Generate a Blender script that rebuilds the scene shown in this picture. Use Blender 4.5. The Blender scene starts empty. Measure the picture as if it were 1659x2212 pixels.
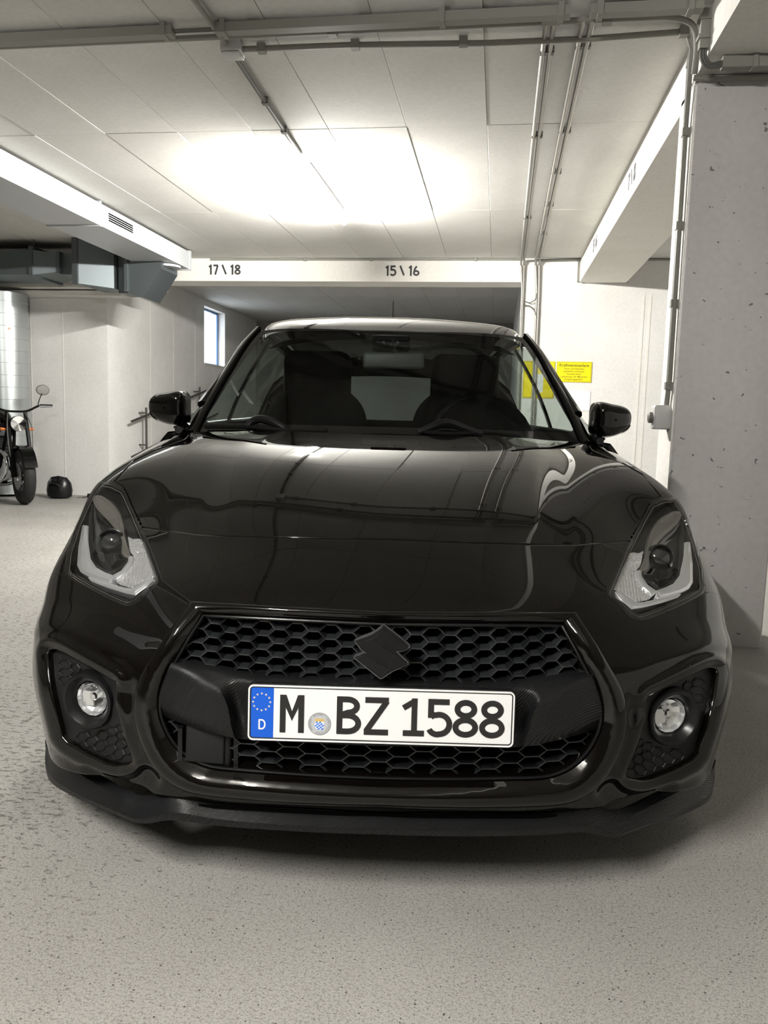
import bpy, bmesh, math, random
import numpy as np
from mathutils import Vector, Matrix

random.seed(7)
rng = np.random.default_rng(7)
scene = bpy.context.scene
COL = scene.collection
# ---------------------------------------------------------------- geometry maths
F_PX = 1725.0
CX, CY_ = 829.5, 1106.0
CAR_YAW = math.radians(7.5)
CAM_CAR = np.array([0.006, -1.53, 1.04])


def cam_axes(yaw, pitch, roll):
    cy, sy, cp, sp = math.cos(yaw), math.sin(yaw), math.cos(pitch), math.sin(pitch)
    fwd = np.array([-sy * cp, cy * cp, -sp])
    r0 = np.array([cy, sy, 0.0])
    d0 = np.cross(fwd, r0)
    c, s = math.cos(roll), math.sin(roll)
    return np.array([c * r0 - s * d0, s * r0 + c * d0, fwd])


AX_CAR = cam_axes(math.radians(0.32), math.radians(6.8), math.radians(1.54))


def at(x, y, dep):
    """image pixel cast through the camera to an assumed depth behind the nose -> metres"""
    d = AX_CAR.T @ np.array([x - CX, y - CY_, F_PX])
    return CAM_CAR + d / d[1] * (dep - CAM_CAR[1])


def to_pixel(p):
    """metres -> image pixel coordinates, vectorised"""
    q = (np.asarray(p, float) - CAM_CAR) @ AX_CAR.T
    return np.stack([CX + F_PX * q[..., 0] / q[..., 2], CY_ + F_PX * q[..., 1] / q[..., 2]], -1)


def spline_coeffs(t, Y):
    """second derivatives of the natural C2 cubic spline through Y at knots t"""
    n = len(t)
    h = np.diff(t)
    A = np.zeros((n, n))
    B = np.zeros((n,) + Y.shape[1:])
    A[0, 0] = A[-1, -1] = 1
    for i in range(1, n - 1):
        A[i, i - 1], A[i, i], A[i, i + 1] = h[i - 1], 2 * (h[i - 1] + h[i]), h[i]
        B[i] = 6 * ((Y[i + 1] - Y[i]) / h[i] - (Y[i] - Y[i - 1]) / h[i - 1])
    return np.linalg.solve(A, B.reshape(n, -1)).reshape(B.shape)


def spline_eval(t, Y, q):
    t = np.asarray(t, float)
    Y = np.asarray(Y, float)
    M = spline_coeffs(t, Y)
    i = np.clip(np.searchsorted(t, q) - 1, 0, len(t) - 2)
    h = (t[i + 1] - t[i])
    sh = (len(q),) + (1,) * (Y.ndim - 1)
    a = ((t[i + 1] - q) / h).reshape(sh)
    b = ((q - t[i]) / h).reshape(sh)
    h = h.reshape(sh)
    return a * Y[i] + b * Y[i + 1] + ((a ** 3 - a) * M[i] + (b ** 3 - b) * M[i + 1]) * h * h / 6


def chord(P):
    d = np.linalg.norm(np.diff(P, axis=0), axis=-1)
    d = d.mean(axis=tuple(range(1, d.ndim))) if d.ndim > 1 else d
    return np.concatenate([[0], np.cumsum(np.maximum(d, 1e-6))])


def smooth_line(pts, n=60, closed=False):
    P = np.asarray(pts, float)
    if closed:
        k = len(P)
        P = np.concatenate([P, P, P, P[:1]])
        t = chord(P)
        q = np.linspace(t[k], t[2 * k], n, endpoint=False)
        return spline_eval(t, P, q)
    t = chord(P)
    return spline_eval(t, P, np.linspace(t[0], t[-1], n))


def poly_line(pts, n):
    """resample a polyline evenly, corners kept approximately"""
    P = np.asarray(pts, float)
    t = chord(P)
    q = np.linspace(0, t[-1], n)
    return np.stack([np.interp(q, t, P[:, i]) for i in range(P.shape[1])], 1)


def surface(rows, nu, nv):
    """C2 tensor spline surface through a control grid rows[r][c] -> (nv,nu,3)"""
    G = np.asarray(rows, float)
    tv = chord(G)
    tu = chord(np.swapaxes(G, 0, 1))
    A = spline_eval(tv, G, np.linspace(0, tv[-1], nv))
    Bm = spline_eval(tu, np.swapaxes(A, 0, 1), np.linspace(0, tu[-1], nu))
    return np.swapaxes(Bm, 0, 1)


def sdf_poly(Q, poly):
    """signed distance, positive inside"""
    P = np.asarray(poly, float)
    A, B = P, np.roll(P, -1, 0)
    best = np.full(len(Q), 1e18)
    inside = np.zeros(len(Q), bool)
    for a, b in zip(A, B):
        e = b - a
        w = Q - a
        h = np.clip((w @ e) / max(e @ e, 1e-12), 0, 1)
        d = w - h[:, None] * e
        best = np.minimum(best, (d * d).sum(1))
        c1 = (a[1] > Q[:, 1]) != (b[1] > Q[:, 1])
        if abs(e[1]) > 1e-12:
            inside ^= c1 & (Q[:, 0] < e[0] * (Q[:, 1] - a[1]) / e[1] + a[0])
    d = np.sqrt(best)
    return np.where(inside, d, -d)


def sstep(x, a, b):
    t = np.clip((x - a) / (b - a), 0, 1)
    return t * t * (3 - 2 * t)
# ---------------------------------------------------------------- camera, world, exposure
_cz, _sz = math.cos(CAR_YAW), math.sin(CAR_YAW)
RZ_CAR = np.array([[_cz, -_sz, 0], [_sz, _cz, 0], [0, 0, 1.0]])
CAM_W = RZ_CAR @ CAM_CAR
AX_W = cam_axes(CAR_YAW + math.radians(0.32), math.radians(6.8), math.radians(1.54))
cam_data = bpy.data.cameras.new('camera')
cam_data.sensor_fit = 'VERTICAL'
cam_data.sensor_height = 36.0
cam_data.lens = 36.0 * F_PX / 2212.0
cam_data.clip_start = 0.02
cam_ob = bpy.data.objects.new('camera', cam_data)
COL.objects.link(cam_ob)
_m = Matrix.Identity(4)
for _i, _v in enumerate((AX_W[0], -AX_W[1], -AX_W[2])):
    for _j in range(3):
        _m[_j][_i] = _v[_j]
for _j in range(3):
    _m[_j][3] = CAM_W[_j]
cam_ob.matrix_world = _m
scene.camera = cam_ob

world = bpy.data.worlds.new('overcast_daylight')
scene.world = world
world.use_nodes = True
world.node_tree.nodes['Background'].inputs[0].default_value = (0.86, 0.93, 1.0, 1)
world.node_tree.nodes['Background'].inputs[1].default_value = 6.0

LAMP_POWER = 800.0          # emission of the ceiling tubes
scene.view_settings.view_transform = 'Standard'
scene.view_settings.look = 'None'
scene.view_settings.gamma = 1.0
scene.view_settings.use_curve_mapping = False
scene.view_settings.exposure = 0.30
scene.cycles.use_denoising = True
scene.cycles.max_bounces = 6
scene.cycles.diffuse_bounces = 3
scene.cycles.glossy_bounces = 3
scene.cycles.transmission_bounces = 4
scene.cycles.transparent_max_bounces = 10
scene.cycles.use_adaptive_sampling = True
scene.cycles.adaptive_threshold = 0.05
scene.cycles.caustics_reflective = False
scene.cycles.caustics_refractive = False
scene.cycles.sample_clamp_indirect = 6.0
# ---------------------------------------------------------------- materials
def new_mat(name):
    m = bpy.data.materials.new(name)
    m.use_nodes = True
    nt = m.node_tree
    return m, nt, nt.nodes['Principled BSDF']


def simple(name, col, rough=0.5, metal=0.0, spec=0.5, coat=0.0, coat_rough=0.03, bump=None):
    m, nt, b = new_mat(name)
    b.inputs['Base Color'].default_value = (*col, 1)
    b.inputs['Roughness'].default_value = rough
    b.inputs['Metallic'].default_value = metal
    b.inputs['Specular IOR Level'].default_value = spec
    b.inputs['Coat Weight'].default_value = coat
    b.inputs['Coat Roughness'].default_value = coat_rough
    if bump:
        scale, strength = bump
        tc = nt.nodes.new('ShaderNodeTexCoord')
        n = nt.nodes.new('ShaderNodeTexNoise')
        n.inputs['Scale'].default_value = scale
        n.inputs['Detail'].default_value = 4
        bp = nt.nodes.new('ShaderNodeBump')
        bp.inputs['Strength'].default_value = strength
        bp.inputs['Distance'].default_value = 0.002
        nt.links.new(tc.outputs['Object'], n.inputs['Vector'])
        nt.links.new(n.outputs['Fac'], bp.inputs['Height'])
        nt.links.new(bp.outputs['Normal'], b.inputs['Normal'])
    return m


def N(nt, kind, **kw):
    n = nt.nodes.new(kind)
    for k, v in kw.items():
        if hasattr(n, k) and k not in ('Scale',):
            setattr(n, k, v)
        else:
            n.inputs[k].default_value = v
    return n


def ramp(nt, src, stops):
    r = nt.nodes.new('ShaderNodeValToRGB')
    el = r.color_ramp.elements
    while len(el) < len(stops):
        el.new(0.5)
    for e, (p, c) in zip(el, stops):
        e.position = p
        e.color = (*c, 1) if len(c) == 3 else c
    nt.links.new(src, r.inputs['Fac'])
    return r


def mixc(nt, fac, a, b, mode='MIX'):
    m = nt.nodes.new('ShaderNodeMix')
    m.data_type = 'RGBA'
    m.blend_type = mode
    for sock, v in ((m.inputs[0], fac), (m.inputs[6], a), (m.inputs[7], b)):
        if hasattr(v, 'is_linked') or hasattr(v, 'links'):
            nt.links.new(v, sock)
        elif isinstance(v, (int, float)):
            sock.default_value = v
        else:
            sock.default_value = (*v, 1)
    return m.outputs[2]


def concrete(name, base, dirt, speck=0.0, stain=0.25, pores=0.0, rough=0.85, scale=1.0):
    """painted / raw concrete: blotches, fine grain, small pores"""
    m, nt, b = new_mat(name)
    tc = N(nt, 'ShaderNodeTexCoord')
    n1 = N(nt, 'ShaderNodeTexNoise')
    n1.inputs['Scale'].default_value = 1.3 * scale
    n1.inputs['Detail'].default_value = 8
    n1.inputs['Roughness'].default_value = 0.62
    nt.links.new(tc.outputs['Object'], n1.inputs['Vector'])
    r1 = ramp(nt, n1.outputs['Fac'], [(0.36, dirt), (0.62, base)])
    c = mixc(nt, 1.0 - stain, r1.outputs['Color'], base)
    n2 = N(nt, 'ShaderNodeTexNoise')
    n2.inputs['Scale'].default_value = 34 * scale
    n2.inputs['Detail'].default_value = 5
    nt.links.new(tc.outputs['Object'], n2.inputs['Vector'])
    r2 = ramp(nt, n2.outputs['Fac'], [(0.3, (0.93, 0.93, 0.93)), (0.65, (1, 1, 1))])
    c = mixc(nt, 1.0, c, r2.outputs['Color'], 'MULTIPLY')
    h = n2.outputs['Fac']
    if pores:
        v = N(nt, 'ShaderNodeTexVoronoi')
        v.inputs['Scale'].default_value = 15.0
        v.inputs['Randomness'].default_value = 1.0
        wn = N(nt, 'ShaderNodeTexNoise')
        wn.inputs['Scale'].default_value = 22
        nt.links.new(tc.outputs['Object'], wn.inputs['Vector'])
        wv = nt.nodes.new('ShaderNodeVectorMath')
        wv.operation = 'MULTIPLY_ADD'
        wv.inputs[1].default_value = (0.09, 0.09, 0.09)
        nt.links.new(wn.outputs['Color'], wv.inputs[0])
        nt.links.new(tc.outputs['Object'], wv.inputs[2])
        sxy = nt.nodes.new('ShaderNodeSeparateXYZ')
        nt.links.new(wv.outputs[0], sxy.inputs[0])
        axy = nt.nodes.new('ShaderNodeMath'); axy.operation = 'ADD'
        nt.links.new(sxy.outputs[0], axy.inputs[0]); nt.links.new(sxy.outputs[1], axy.inputs[1])
        cxy = nt.nodes.new('ShaderNodeCombineXYZ')
        nt.links.new(axy.outputs[0], cxy.inputs[0]); nt.links.new(sxy.outputs[2], cxy.inputs[1])
        v.voronoi_dimensions = '2D'
        nt.links.new(cxy.outputs[0], v.inputs['Vector'])
        # only some cells carry a pore
        thr = nt.nodes.new('ShaderNodeMath'); thr.operation = 'MULTIPLY_ADD'
        sep = nt.nodes.new('ShaderNodeSeparateColor')
        nt.links.new(v.outputs['Color'], sep.inputs[0])
        pw = nt.nodes.new('ShaderNodeMath'); pw.operation = 'POWER'
        pw.inputs[1].default_value = 3.0
        nt.links.new(sep.outputs[0], pw.inputs[0])
        thr.inputs[1].default_value = 0.15
        thr.inputs[2].default_value = -0.018
        nt.links.new(pw.outputs[0], thr.inputs[0])
        lt = nt.nodes.new('ShaderNodeMath'); lt.operation = 'LESS_THAN'
        nt.links.new(v.outputs['Distance'], lt.inputs[0])
        nt.links.new(thr.outputs[0], lt.inputs[1])
        fac = nt.nodes.new('ShaderNodeMath'); fac.operation = 'MULTIPLY'
        fac.inputs[1].default_value = pores
        nt.links.new(lt.outputs[0], fac.inputs[0])
        c = mixc(nt, fac.outputs[0], c, tuple(x * 0.22 for x in base))
    nt.links.new(c, b.inputs['Base Color'])
    b.inputs['Roughness'].default_value = rough
    b.inputs['Specular IOR Level'].default_value = 0.3
    bp = N(nt, 'ShaderNodeBump')
    bp.inputs['Strength'].default_value = 0.10
    bp.inputs['Distance'].default_value = 0.004
    nt.links.new(h, bp.inputs['Height'])
    nt.links.new(bp.outputs['Normal'], b.inputs['Normal'])
    return m


def floor_material():
    m, nt, b = new_mat('worn_screed')
    tc = N(nt, 'ShaderNodeTexCoord')
    obj = tc.outputs['Object']

    def noise(scale, detail=6, rough=0.6, stretch=None):
        n = N(nt, 'ShaderNodeTexNoise')
        n.inputs['Scale'].default_value = scale
        n.inputs['Detail'].default_value = detail
        n.inputs['Roughness'].default_value = rough
        if stretch:
            mp = N(nt, 'ShaderNodeMapping')
            mp.inputs['Scale'].default_value = stretch
            nt.links.new(obj, mp.inputs['Vector'])
            nt.links.new(mp.outputs[0], n.inputs['Vector'])
        else:
            nt.links.new(obj, n.inputs['Vector'])
        return n.outputs['Fac']
    base = ramp(nt, noise(1.1, 7), [(0.32, (0.38, 0.37, 0.345)), (0.68, (0.49, 0.48, 0.455))]).outputs['Color']
    # fine grit
    g = ramp(nt, noise(260, 3, 0.7), [(0.36, (0.30, 0.29, 0.27)), (0.47, (0.96, 0.96, 0.95)), (0.66, (1.0, 1.0, 1.0)), (0.78, (1.22, 1.22, 1.2))]).outputs['Color']
    c = mixc(nt, 0.75, base, g, 'MULTIPLY')
    g2 = ramp(nt, noise(620, 2, 0.6), [(0.34, (0.45, 0.44, 0.42)), (0.5, (1, 1, 1))]).outputs['Color']
    c = mixc(nt, 0.7, c, g2, 'MULTIPLY')
    g3 = ramp(nt, noise(120, 5, 0.8, (1.0, 1.5, 1.0)), [(0.38, (0.42, 0.41, 0.39)), (0.47, (1, 1, 1)), (0.60, (1, 1, 1)), (0.70, (1.15, 1.15, 1.14))]).outputs['Color']
    c = mixc(nt, 0.8, c, g3, 'MULTIPLY')
    # dark scratches and worn flakes, denser on one side
    fl = noise(34, 6, 0.72, (1.0, 2.0, 1.0))
    mask = noise(0.9, 2, 0.5)
    sx = N(nt, 'ShaderNodeSeparateXYZ')
    nt.links.new(obj, sx.inputs[0])
    mr = N(nt, 'ShaderNodeMapRange')
    mr.inputs['From Min'].default_value = -0.15
    mr.inputs['From Max'].default_value = -1.0
    nt.links.new(sx.outputs[0], mr.inputs['Value'])
    mm = nt.nodes.new('ShaderNodeMath'); mm.operation = 'MULTIPLY'
    nt.links.new(mr.outputs[0], mm.inputs[0]); nt.links.new(mask, mm.inputs[1])
    ad = nt.nodes.new('ShaderNodeMath'); ad.operation = 'MULTIPLY_ADD'
    ad.inputs[1].default_value = 0.18
    nt.links.new(mm.outputs[0], ad.inputs[0]); nt.links.new(fl, ad.inputs[2])
    fr = ramp(nt, ad.outputs[0], [(0.65, (0, 0, 0)), (0.668, (1, 1, 1))]).outputs['Color']
    c = mixc(nt, fr, c, (0.15, 0.142, 0.125))
    # small black pits
    v = N(nt, 'ShaderNodeTexVoronoi')
    v.inputs['Scale'].default_value = 95
    v.voronoi_dimensions = '2D'
    nt.links.new(obj, v.inputs['Vector'])
    sep = nt.nodes.new('ShaderNodeSeparateColor')
    nt.links.new(v.outputs['Color'], sep.inputs[0])
    pw = nt.nodes.new('ShaderNodeMath'); pw.operation = 'POWER'; pw.inputs[1].default_value = 13
    nt.links.new(sep.outputs[0], pw.inputs[0])
    sc_ = nt.nodes.new('ShaderNodeMath'); sc_.operation = 'MULTIPLY'; sc_.inputs[1].default_value = 0.21
    nt.links.new(pw.outputs[0], sc_.inputs[0])
    lt = nt.nodes.new('ShaderNodeMath'); lt.operation = 'LESS_THAN'
    nt.links.new(v.outputs['Distance'], lt.inputs[0]); nt.links.new(sc_.outputs[0], lt.inputs[1])
    c = mixc(nt, lt.outputs[0], c, (0.07, 0.065, 0.06))
    nt.links.new(c, b.inputs['Base Color'])
    b.inputs['Roughness'].default_value = 0.62
    b.inputs['Specular IOR Level'].default_value = 0.35
    bp = N(nt, 'ShaderNodeBump')
    bp.inputs['Strength'].default_value = 0.35
    bp.inputs['Distance'].default_value = 0.003
    nt.links.new(noise(240, 3, 0.7), bp.inputs['Height'])
    nt.links.new(bp.outputs['Normal'], b.inputs['Normal'])
    return m


def paint_material():
    m, nt, b = new_mat('black_paint')
    tc = N(nt, 'ShaderNodeTexCoord')
    v = N(nt, 'ShaderNodeTexVoronoi')
    v.inputs['Scale'].default_value = 60
    nt.links.new(tc.outputs['Object'], v.inputs['Vector'])
    sep = nt.nodes.new('ShaderNodeSeparateColor')
    nt.links.new(v.outputs['Color'], sep.inputs[0])
    pw = nt.nodes.new('ShaderNodeMath'); pw.operation = 'POWER'; pw.inputs[1].default_value = 12
    nt.links.new(sep.outputs[0], pw.inputs[0])
    sc_ = nt.nodes.new('ShaderNodeMath'); sc_.operation = 'MULTIPLY'; sc_.inputs[1].default_value = 0.07
    nt.links.new(pw.outputs[0], sc_.inputs[0])
    lt = nt.nodes.new('ShaderNodeMath'); lt.operation = 'LESS_THAN'
    nt.links.new(v.outputs['Distance'], lt.inputs[0]); nt.links.new(sc_.outputs[0], lt.inputs[1])
    c = mixc(nt, lt.outputs[0], (0.0024, 0.0019, 0.0016), (0.22, 0.215, 0.21))
    nt.links.new(c, b.inputs['Base Color'])
    b.inputs['Roughness'].default_value = 0.4
    b.inputs['Specular IOR Level'].default_value = 0.0
    b.inputs['Coat Weight'].default_value = 1.0
    b.inputs['Coat Roughness'].default_value = 0.02
    b.inputs['Coat IOR'].default_value = 1.46
    return m


def carbon_material():
    """black foil with a diagonal carbon-fibre twill"""
    m, nt, b = new_mat('carbon_foil')
    tc = N(nt, 'ShaderNodeTexCoord')
    w = N(nt, 'ShaderNodeTexWave')
    w.wave_type = 'BANDS'
    w.bands_direction = 'DIAGONAL'
    w.inputs['Scale'].default_value = 78.0
    w.inputs['Distortion'].default_value = 0.0
    mp = N(nt, 'ShaderNodeMapping')
    mp.inputs['Scale'].default_value = (1.25, -1.7, -1.25)
    nt.links.new(tc.outputs['Object'], mp.inputs['Vector'])
    nt.links.new(mp.outputs[0], w.inputs['Vector'])
    r = ramp(nt, w.outputs['Fac'], [(0.25, (0.004, 0.004, 0.0042)), (0.75, (0.012, 0.012, 0.013))])
    nt.links.new(r.outputs['Color'], b.inputs['Base Color'])
    b.inputs['Roughness'].default_value = 0.34
    b.inputs['Specular IOR Level'].default_value = 0.3
    bp = N(nt, 'ShaderNodeBump')
    bp.inputs['Strength'].default_value = 0.55
    bp.inputs['Distance'].default_value = 0.0012
    nt.links.new(w.outputs['Fac'], bp.inputs['Height'])
    nt.links.new(bp.outputs['Normal'], b.inputs['Normal'])
    return m


def glass_material(name, tint, rough=0.0, ior=1.45):
    """thin clear glazing: reflection by Fresnel over a tinted see-through"""
    m, nt, b = new_mat(name)
    nt.nodes.remove(b)
    out = nt.nodes['Material Output']
    tr = N(nt, 'ShaderNodeBsdfTransparent')
    tr.inputs['Color'].default_value = (*tint, 1)
    gl = N(nt, 'ShaderNodeBsdfGlossy')
    gl.inputs['Roughness'].default_value = rough
    lw = N(nt, 'ShaderNodeLayerWeight')
    lw.inputs['Blend'].default_value = 0.5
    f0 = ((ior - 1) / (ior + 1)) ** 2
    pw = nt.nodes.new('ShaderNodeMath'); pw.operation = 'POWER'; pw.inputs[1].default_value = 5.0
    nt.links.new(lw.outputs['Facing'], pw.inputs[0])
    fr = nt.nodes.new('ShaderNodeMath'); fr.operation = 'MULTIPLY_ADD'
    fr.inputs[1].default_value = 1 - f0
    fr.inputs[2].default_value = f0
    nt.links.new(pw.outputs[0], fr.inputs[0])
    mx = N(nt, 'ShaderNodeMixShader')
    nt.links.new(fr.outputs[0], mx.inputs[0])
    nt.links.new(tr.outputs[0], mx.inputs[1])
    nt.links.new(gl.outputs[0], mx.inputs[2])
    nt.links.new(mx.outputs[0], out.inputs['Surface'])
    return m


def emit_material(name, col, strength):
    m, nt, b = new_mat(name)
    b.inputs['Base Color'].default_value = (*col, 1)
    b.inputs['Emission Color'].default_value = (*col, 1)
    b.inputs['Emission Strength'].default_value = strength
    return m


MAT = {}
MAT['floor'] = floor_material()
MAT['ceiling'] = concrete('ceiling_concrete', (0.645, 0.638, 0.61), (0.52, 0.51, 0.475), stain=0.45)
MAT['wall'] = concrete('white_wall_paint', (0.80, 0.79, 0.77), (0.64, 0.625, 0.59), stain=0.5)
MAT['column'] = concrete('column_concrete', (0.62, 0.60, 0.59), (0.50, 0.485, 0.475), stain=0.5, pores=0.85)
MAT['white'] = concrete('white_beam_paint', (0.82, 0.805, 0.76), (0.66, 0.64, 0.59), stain=0.35)
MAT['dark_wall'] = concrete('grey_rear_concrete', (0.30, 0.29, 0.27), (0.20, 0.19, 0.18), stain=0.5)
MAT['conduit'] = simple('grey_painted_conduit', (0.24, 0.236, 0.21), 0.5)
MAT['copper'] = simple('steel_pipe', (0.30, 0.29, 0.265), 0.42, 0.3)
MAT['cable'] = simple('dark_cable', (0.10, 0.10, 0.09), 0.5)
MAT['clip'] = simple('conduit_clip', (0.16, 0.155, 0.14), 0.5)
MAT['duct_white'] = simple('white_sheet_duct', (0.46, 0.475, 0.49), 0.4, 0.0)
MAT['galv'] = simple('galvanised_steel', (0.15, 0.172, 0.18), 0.5, 0.8, bump=(6, 0.2))
MAT['spiral'] = simple('spiral_galvanised', (0.52, 0.555, 0.56), 0.33, 0.85)
MAT['galv_dark'] = simple('galvanised_rib', (0.15, 0.165, 0.17), 0.5, 0.85)
MAT['stencil'] = simple('black_stencil', (0.03, 0.03, 0.03), 0.7)
MAT['black_plastic'] = simple('black_plastic', (0.008, 0.008, 0.0085), 0.45, spec=0.3, bump=(900, 0.25))
MAT['matte_black'] = simple('matte_black', (0.006, 0.006, 0.006), 0.8, spec=0.1)
MAT['void'] = simple('engine_bay_dark', (0.002, 0.002, 0.002), 0.9, spec=0.0)
MAT['gloss_black'] = simple('gloss_black', (0.004, 0.004, 0.004), 0.06, spec=0.5)
MAT['satin_black'] = simple('satin_black', (0.006, 0.006, 0.0065), 0.3, spec=0.3)
MAT['grille'] = simple('grille_plastic', (0.022, 0.024, 0.026), 0.28, spec=0.7)
MAT['chrome'] = simple('chrome', (0.86, 0.87, 0.88), 0.08, 1.0)
MAT['reflector'] = simple('lamp_reflector', (0.90, 0.91, 0.92), 0.20, 0.72)
MAT['fog_reflector'] = simple('fog_reflector', (0.92, 0.93, 0.94), 0.16, 0.8)
MAT['grey_satin'] = simple('grey_satin_metal', (0.20, 0.19, 0.175), 0.35, 0.5)
MAT['silver'] = simple('silver_satin', (0.84, 0.85, 0.87), 0.28, 0.75)
MAT['paint'] = paint_material()
MAT['carbon'] = carbon_material()
MAT['rubber'] = simple('tyre_rubber', (0.012, 0.012, 0.012), 0.75)
MAT['alloy'] = simple('dark_alloy', (0.10, 0.10, 0.105), 0.35, 0.9)
MAT['glass'] = glass_material('windscreen_glass', (0.74, 0.80, 0.77), ior=1.42)
MAT['side_glass'] = glass_material('side_glass', (0.80, 0.86, 0.84), ior=1.45)
MAT['rear_glass'] = glass_material('rear_glass', (0.80, 0.88, 0.86), ior=1.45)
MAT['lens'] = glass_material('clear_lens', (0.97, 0.97, 0.97), ior=1.45)
MAT['lens_ball'] = simple('projector_glass', (0.02, 0.02, 0.02), 0.02, spec=0.8)
MAT['window_glass'] = glass_material('window_glass', (0.97, 0.98, 1.0), ior=1.3)
MAT['plate_white'] = simple('plate_white', (0.86, 0.86, 0.86), 0.45)
MAT['plate_black'] = simple('plate_black', (0.012, 0.011, 0.011), 0.5)
MAT['plate_blue'] = simple('plate_blue', (0.0, 0.095, 0.60), 0.4)
MAT['star'] = simple('star_yellow', (0.85, 0.66, 0.42), 0.5)
MAT['seal_grey'] = simple('seal_grey', (0.50, 0.51, 0.54), 0.4)
MAT['seal_blue'] = simple('seal_blue', (0.06, 0.22, 0.72), 0.4)
MAT['seal_gold'] = simple('seal_gold', (0.70, 0.45, 0.08), 0.4)
MAT['yellow'] = simple('sign_yellow', (0.92, 0.76, 0.0), 0.45)
MAT['sign_ink'] = simple('sign_ink', (0.10, 0.08, 0.01), 0.6)
MAT['paper'] = simple('white_paper', (0.86, 0.87, 0.87), 0.6)
MAT['seat'] = simple('seat_fabric', (0.0035, 0.0035, 0.0035), 0.95, spec=0.1)
MAT['cabin'] = simple('cabin_plastic', (0.005, 0.005, 0.005), 0.7, spec=0.2)
MAT['rail'] = simple('dark_rail_paint', (0.05, 0.047, 0.042), 0.5)
MAT['badge'] = simple('badge_satin', (0.004, 0.004, 0.0045), 0.32, spec=0.4)
MAT['badge_rim'] = simple('badge_rim', (0.05, 0.05, 0.052), 0.2, spec=1.0)
MAT['mirror_back'] = simple('mirror_back', (0.06, 0.06, 0.058), 0.5)
MAT['mirror_glass'] = simple('mirror_glass', (0.55, 0.57, 0.57), 0.03, 1.0)
MAT['grey_plastic'] = simple('grey_plastic', (0.55, 0.55, 0.54), 0.45)
MAT['blue_frame'] = simple('window_frame_paint', (0.10, 0.22, 0.46), 0.4)
MAT['orange'] = simple('amber_plastic', (0.75, 0.20, 0.04), 0.35)


# ---------------------------------------------------------------- mesh helpers
def obj(name, verts, faces, mat, parent=None, smooth=True, angle=35, loc=None, rot=None):
    me = bpy.data.meshes.new(name)
    me.from_pydata([tuple(map(float, v)) for v in verts], [], [tuple(map(int, f)) for f in faces])
    me.update()
    me.materials.append(mat if not isinstance(mat, str) else MAT[mat])
    if smooth:
        me.polygons.foreach_set('use_smooth', [True] * len(me.polygons))
        me.set_sharp_from_angle(angle=math.radians(angle))
    o = bpy.data.objects.new(name, me)
    COL.objects.link(o)
    if parent is not None:
        o.parent = parent
    if loc is not None:
        o.location = loc
    if rot is not None:
        o.rotation_euler = rot
    return o


def empty(name, loc=(0, 0, 0), rot=(0, 0, 0), parent=None):
    o = bpy.data.objects.new(name, None)
    o.empty_display_size = 0.1
    COL.objects.link(o)
    o.location = loc
    o.rotation_euler = rot
    if parent is not None:
        o.parent = parent
    return o


def tag(o, label=None, cat=None, group=None, kind=None):
    if label: o['label'] = label
    if cat: o['category'] = cat
    if group: o['group'] = group
    if kind: o['kind'] = kind
    return o


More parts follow.
